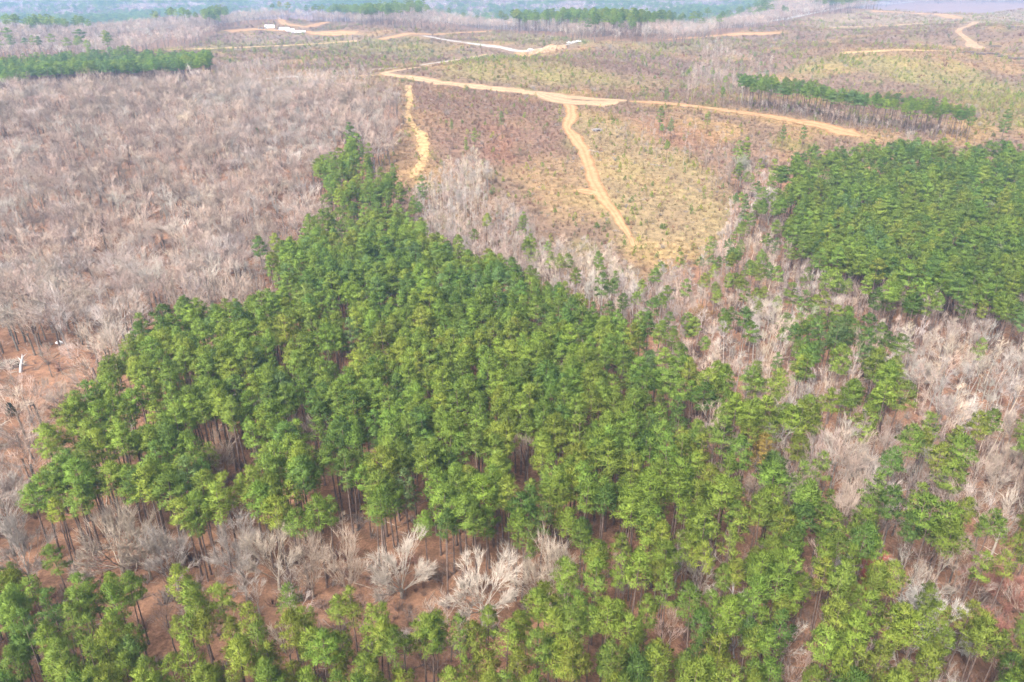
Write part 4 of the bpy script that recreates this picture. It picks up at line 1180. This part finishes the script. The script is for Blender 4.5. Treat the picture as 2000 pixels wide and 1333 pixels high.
log((954,497),(1000,467), .3, M_LOG, 'longest pale felled log at the gully edge, beside a rusty bush')
log((973,491),(1007,476), .27, M_LOG, 'second pale felled log, parallel to the longest one on its uphill side')
log((985,490),(1012,476), .24, M_LOG, 'short pale felled log nearest the lone pine above them')
log((902,482),(914,474), .22, M_LOG, 'short pale log in the gully at the edge of the middle pines')
log((990,424),(998,421), .22, M_LOG, 'little pale log on the slope above the group of felled logs')
log((969,433),(978,428), .2, M_LOG, 'thin pale log lying among the bare slope trees')
log((1085,458),(1110,470), .2, M_REDLOG, 'brown log lying on the cut slope below the sandy patch')
log((1150,294),(1172,300), .28, M_LOG, 'grey log lying beside the sandy trail bend')
log((1270,322),(1300,326), .26, M_LOG, 'grey weathered log in the yellow grass of the cut slope')
log((318,1163),(335,1177), .16, M_LOG, 'thin pale pole lying on brown leaves among the front pines')
log((1630,884),(1650,905), .2, M_LOG, 'pale leaning pole lying in a dark gap beside the round-headed bare tree')
log((104,700),(118,690), .14, M_REDLOG, 'thin dark pole on orange leaves near the white scrap')
log((0,722),(28,717), .2, M_LOG, 'white log lying before the heap of brushwood')
log((20,729),(34,727), .16, M_LOG, 'short white log in front of the heap of brushwood')
log((955,520),(980,535), .2, M_LOG, 'pale log half hidden at the top edge of the middle pines')
log((680,470),(700,462), .18, M_REDLOG, 'dark log on red leaves below the small pine clump')

def snag():
    p = spot(40, 727)
    o = put('broken_snag', None, loc=tuple(p))
    s = Shape(); s.tube([Vector((0, 0, -.3)), Vector((.5, .5, 2.2)), Vector((1.0, 1.2, 4.0)), Vector((1.1, 1.4, 5.2))], [.5, .4, .3, .05], 7)
    put('trunk', s.mesh('snag_trunk_mesh', M_WHITE_WOOD, True), o)
    for k, (z, dx, dy, dz) in enumerate([(2.4, 1.2, -.2, .2), (3.2, -1.4, .4, 1.2), (3.8, 1.6, .5, 1.4)]):
        b = Shape(); a = Vector((.2 * z, .25 * z, z)); b.tube([a, a + Vector((dx * .5, dy, dz * .6)), a + Vector((dx, dy * 1.6, dz))], [.18, .1, 0], 5)
        put('limb', b.mesh('snag_limb_mesh', M_WHITE_WOOD), o)
    tag(o, 'white broken snag leaning over the heap of brushwood', 'dead tree')
M_WHITE_WOOD = plain_material('bleached_wood', (.30, .285, .28), (.42, .405, .40), 1.5)
snag()

def brush_heap(pix, w, d, h, label, tone, n=150, seed=0, group='heaps of cut brush'):
    p = spot(*pix); rnd = random.Random(seed + 900)
    o = put('brush_pile', None, loc=tuple(p))
    core = Shape(); st = Shape()
    k = 14
    for j in range(k): core.v.append((w * .46 * math.cos(6.283 * j / k) * rnd.uniform(.8, 1.1), d * .46 * math.sin(6.283 * j / k) * rnd.uniform(.8, 1.1), -.3))
    for j in range(k): core.v.append((w * .3 * math.cos(6.283 * j / k) * rnd.uniform(.7, 1.2), d * .3 * math.sin(6.283 * j / k) * rnd.uniform(.7, 1.2), h * rnd.uniform(.4, .7)))
    core.v.append((0, 0, h * .75))
    for j in range(k):
        j2 = (j + 1) % k
        core.f += [(j, j2, k + j2, k + j), (k + j, k + j2, 2 * k)]
    for _ in range(n):
        a = Vector((rnd.gauss(0, w * .24), rnd.gauss(0, d * .24), h * rnd.uniform(0, .8)))
        t = rnd.uniform(0, 6.28); l = rnd.uniform(.8, 2.6)
        st.tube([a, a + Vector((math.cos(t) * l, math.sin(t) * l, rnd.uniform(-.2, .8)))], [rnd.uniform(.04, .12), 0], 3)
    put('soil_core', core.mesh('heap_core_mesh', M_DARKSOIL), o)
    c = put('branches', st.mesh('heap_branches_mesh', M_BARK), o); c['tone'] = list(tone)
    tag(o, label, 'brush pile', group)
brush_heap((22,716), 9, 5, 2.2, 'heap of grey brushwood over a dark hollow, beside the white broken snag', (.252, .228, .192), 260, 1)
brush_heap((1166,256), 6, 3, 1.4, 'grey root heap beside the sandy trail', (.288, .276, .276), 140, 2)
for k, (u, v, w) in enumerate([(1893,104,20),(1912,107,16),(1935,107,22),(1960,112,18),(1985,116,22)]):
    brush_heap((u, v), w, 5, 2.2, ['dark brush heap closest to the orange track, in the windrow', 'second heap of the dark windrow, counted from the orange track', 'longest heap of the dark windrow below the orange track', 'low heap of the dark windrow, fourth from the orange track', 'last heap of the dark windrow, farthest from the orange track'][k], (.120, .108, .114), 170, 10 + k)
brush_heap((1945,92), 16, 5, 2, 'small dark brush heap right beside the orange track landing', (.096, .090, .102), 140, 20)
brush_heap((1978,54), 26, 6, 2.4, 'grey brush heap on the skyline ridge beyond the orange track', (.180, .168, .180), 160, 21)

def cedar():
    p = spot(24, 812); rnd = random.Random(77)
    o = put('cedar_bush', None, loc=tuple(p))
    t = Shape(); t.tube([Vector((0, 0, -.2)), Vector((0, 0, 3.4))], [.12, .02], 5); put('trunk', t.mesh('cedar_trunk_mesh', M_PINEBARK), o)
    s = Shape()
    for _ in range(900):
        z = rnd.uniform(.2, 3.6); r = 1.25 * (1 - (z / 3.9) ** 1.6) * math.sqrt(rnd.random()) + .1; a = rnd.uniform(0, 6.28)
        c = Vector((r * math.cos(a), r * math.sin(a), z)); d = (Vector((math.cos(a), math.sin(a), .8)) + rv(rnd, .5)).normalized(); b = d.cross(rv(rnd)).normalized() * .07
        s.tri(c - b, c + b, c + d * rnd.uniform(.3, .55))
    c = put('crown', s.mesh('cedar_crown_mesh', M_NEEDLE), o); c['tone'] = [.018, .04, .02]
    tag(o, 'very dark green cedar bush alone on the pale forest floor', 'bush')
cedar()

def scrap():
    p = spot(118, 672); rnd = random.Random(5)
    s = Shape()
    for k in range(5):
        s.box((rnd.uniform(-.8, .8), rnd.uniform(-.4, .4), .3 + .12 * k), (rnd.uniform(.9, 1.6), rnd.uniform(.5, 1.0), .5), rnd.uniform(0, 3), rnd.uniform(.6, .9))
    o = put('scrap_heap', s.mesh('scrap_mesh', M_WHITE), loc=tuple(p))
    tag(o, 'little heap of white scrap on the orange leaves under bare trees', 'scrap')
scrap()

def spoil():
    p = spot(1070, 99); rnd = random.Random(8)
    o = put('spoil_heap', None, loc=tuple(p))
    s = Shape(); nx, ny = 22, 12
    for j in range(ny):
        for i in range(nx):
            a, b = i / (nx - 1) * 2 - 1, j / (ny - 1) * 2 - 1
            h = max(0, 1 - a * a) * max(0, 1 - b * b)
            s.v.append((a * 20, b * 8, float(land(p[0] + a * 20, p[1] + b * 8)) - p[2] + 4.0 * h * (.7 + .5 * math.sin(a * 7 + b * 3)) + rnd.uniform(0, .8) * (h > 0) - .3 * (h <= 0)))
    for j in range(ny - 1):
        for i in range(nx - 1): q = j * nx + i; s.f.append((q, q + 1, q + nx + 1, q + nx))
    put('mound', s.mesh('mound_mesh', M_EARTH), o)
    bme = []
    for k in range(4):
        r = Shape(); m = random.Random(k)
        dirs = [rv(m).normalized() for _ in range(14)]
        import bmesh
        bm = bmesh.new()
        for d in dirs: bm.verts.new(d * m.uniform(.8, 1.2))
        bmesh.ops.convex_hull(bm, input=bm.verts)
        me = bpy.data.meshes.new('boulder_mesh'); bm.to_mesh(me); bm.free(); me.materials.append(M_EARTH); bme.append(me)
    for k in range(16):
        c = put('boulder', bme[k % 4], o, loc=(bx_ := rnd.uniform(-15, 16), by_ := rnd.uniform(-6, -1), float(land(p[0] + bx_, p[1] + by_)) - p[2] + rnd.uniform(.6, 1.9)), scale=(rnd.uniform(.7, 1.6),) * 3)
    tag(o, 'long heap of orange spoil earth and boulders beside the gravel road', 'earth heap')
spoil()

def wheels(o, xs, y, r):
    for x in xs:
        for sy in (-1, 1):
            s = Shape(); s.tube([Vector((x, sy * y - .12, r)), Vector((x, sy * y + .12, r))], [r, r], 12)
            i = len(s.v) - 24; s.f += [tuple(range(i, i + 12)), tuple(range(i + 12, i + 24))]
            w = put('wheel', s.mesh('wheel_mesh', M_TYRE), o)
            h = Shape(); h.tube([Vector((x, sy * (y + .13) - .02, r)), Vector((x, sy * (y + .13) + .02, r))], [r * .55, r * .5], 10)
            i = len(h.v) - 20; h.f += [tuple(range(i, i + 10)), tuple(range(i + 10, i + 20))]
            put('rim', h.mesh('rim_mesh', M_WHITE), w)

def pickup(pix, yaw, label, s=1.0):
    o = put('pickup_truck', None, loc=tuple(spot(*pix) + np.array((0, 0, .2))), rot=(0, 0, yaw), scale=(s, s, s))
    b = Shape(); b.box((1.75, 0, .95), (2.1, 1.9, .65), 0, .95); b.box((0, 0, .72), (5.4, 1.95, .4)); put('body', b.mesh('pickup_body_mesh', M_WHITE), o)
    c = Shape(); c.box((.05, 0, 1.42), (2.1, 1.8, .9), 0, .8); cab = put('cab', c.mesh('pickup_cab_mesh', M_WHITE), o)
    g = Shape(); g.box((.05, 0, 1.5), (1.96, 1.83, .5), 0, .86); put('window', g.mesh('pickup_glass_mesh', M_GLASS), cab)
    t = Shape()
    for cc, d in (((-1.85, .93, 1.15), (1.75, .08, .5)), ((-1.85, -.93, 1.15), (1.75, .08, .5)), ((-2.68, 0, 1.15), (.08, 1.78, .5))): t.box(cc, d)
    put('cargo_bed', t.mesh('pickup_bed_mesh', M_WHITE), o)
    wheels(o, (-1.6, 1.75), .86, .4)
    tag(o, label, 'pickup truck', 'white pickups parked along the gravel road')
pickup((1036,99), math.radians(12), 'white pickup truck parked alone at the bend of the gravel road')
pickup((1112,86), math.radians(20), 'first white pickup beyond the spoil heap, on the gravel road')
pickup((1122,84.5), math.radians(20), 'second white pickup beyond the spoil heap, in the middle of its row')
pickup((1130,83), math.radians(20), 'last white pickup beyond the spoil heap, where the gravel road ends')

def trailer(pix, yaw, L_, H_, label):
    o = put('site_trailer', None, loc=tuple(spot(*pix)), rot=(0, 0, yaw))
    b = Shape(); b.box((0, 0, .9 + H_ / 2), (L_, 3.0, H_)); put('body', b.mesh('trailer_body_mesh', M_WHITE), o)
    r = Shape(); r.box((0, 0, .95 + H_), (L_ + .2, 3.2, .14)); put('roof', r.mesh('trailer_roof_mesh', M_WHITE), o)
    for k in range(3):
        w = Shape(); w.box((-L_ * .32 + L_ * .32 * k, -1.5, 1.0 + H_ * .55), (L_ * .16, .1, H_ * .3)); put('window', w.mesh('trailer_window_mesh', M_GLASS), o)
    d = Shape(); d.box((L_ * .17, -1.5, .9 + H_ * .4), (.9, .12, H_ * .72)); put('door', d.mesh('trailer_door_mesh', M_WHITE), o)
    wheels(o, (-L_ * .25, -L_ * .15), 1.3, .45)
    tag(o, label, 'trailer', 'white trailers at the distant work site')
trailer((527,56.5), .1, 14, 4.2, 'tallest white trailer of the distant work site, beside dark machines')
trailer((556,60), -.05, 15, 3.2, 'long white trailer in the middle of the distant work site')
trailer((567,62.5), .15, 12, 3.0, 'white trailer just in front of the long one at the work site')
trailer((580,65), .0, 16, 2.4, 'low white trailer at the road end of the distant work site')
trailer((590,64.5), .05, 10, 2.2, 'smallest white trailer, last beside the road from the work site')

def skidder(pix, yaw, label):
    o = put('logging_machine', None, loc=tuple(spot(*pix)), rot=(0, 0, yaw))
    b = Shape(); b.box((1.8, 0, 1.6), (3.2, 1.9, 1.3), 0, .85); b.box((-1.6, 0, 1.3), (2.6, 1.7, .8)); put('body', b.mesh('machine_body_mesh', M_DARKSOIL), o)
    c = Shape(); c.box((-.1, 0, 2.6), (1.7, 1.6, 1.7), 0, .88); cab = put('cab', c.mesh('machine_cab_mesh', M_YELLOW), o)
    g = Shape(); g.box((-.1, 0, 2.75), (1.6, 1.66, .9), 0, .9); put('window', g.mesh('machine_glass_mesh', M_GLASS), cab)
    a = Shape(); a.tube([Vector((-2.2, 0, 1.6)), Vector((-3.4, 0, 3.2)), Vector((-4.6, 0, 1.2))], [.2, .18, .25], 6); put('boom', a.mesh('machine_boom_mesh', M_YELLOW), o)
    wheels(o, (-1.9, 2.0), 1.25, .85)
    tag(o, label, 'logging machine', 'dark machines at the distant work site')
skidder((541,59), .2, 'dark logging machine between the tallest and the long white trailer')
skidder((508,57), .1, 'dark logging machine first in the row before the tallest white trailer')
skidder((516,57), .1, 'dark logging machine second in the row before the tallest white trailer')

# ------------------------------------------------------------------ the air
def haze():
    s = Shape()
    lo, hi = Z_LOW - 1.0, max(CAM_H + 6.0, Z_HIGH + 36.0)
    x1, y0, y1 = 6900.0, -900.0, 7100.0
    s.box((0, (y0 + y1) / 2, (lo + hi) / 2), (2 * x1, y1 - y0, hi - lo))
    m, N, L = new_mat('haze')
    out = N.new('ShaderNodeOutputMaterial'); v = N.new('ShaderNodeVolumePrincipled')
    v.inputs['Color'].default_value = (.36, .60, 1.0, 1)
    v.inputs['Density'].default_value = HAZE_DENSITY
    v.inputs['Anisotropy'].default_value = 0.1
    L.new(v.outputs[0], out.inputs['Volume'])
    o = put('haze', s.mesh('haze_mesh', m))
    tag(o, 'pale bluish haze in the air over the whole valley', 'haze', kind='stuff')
haze()
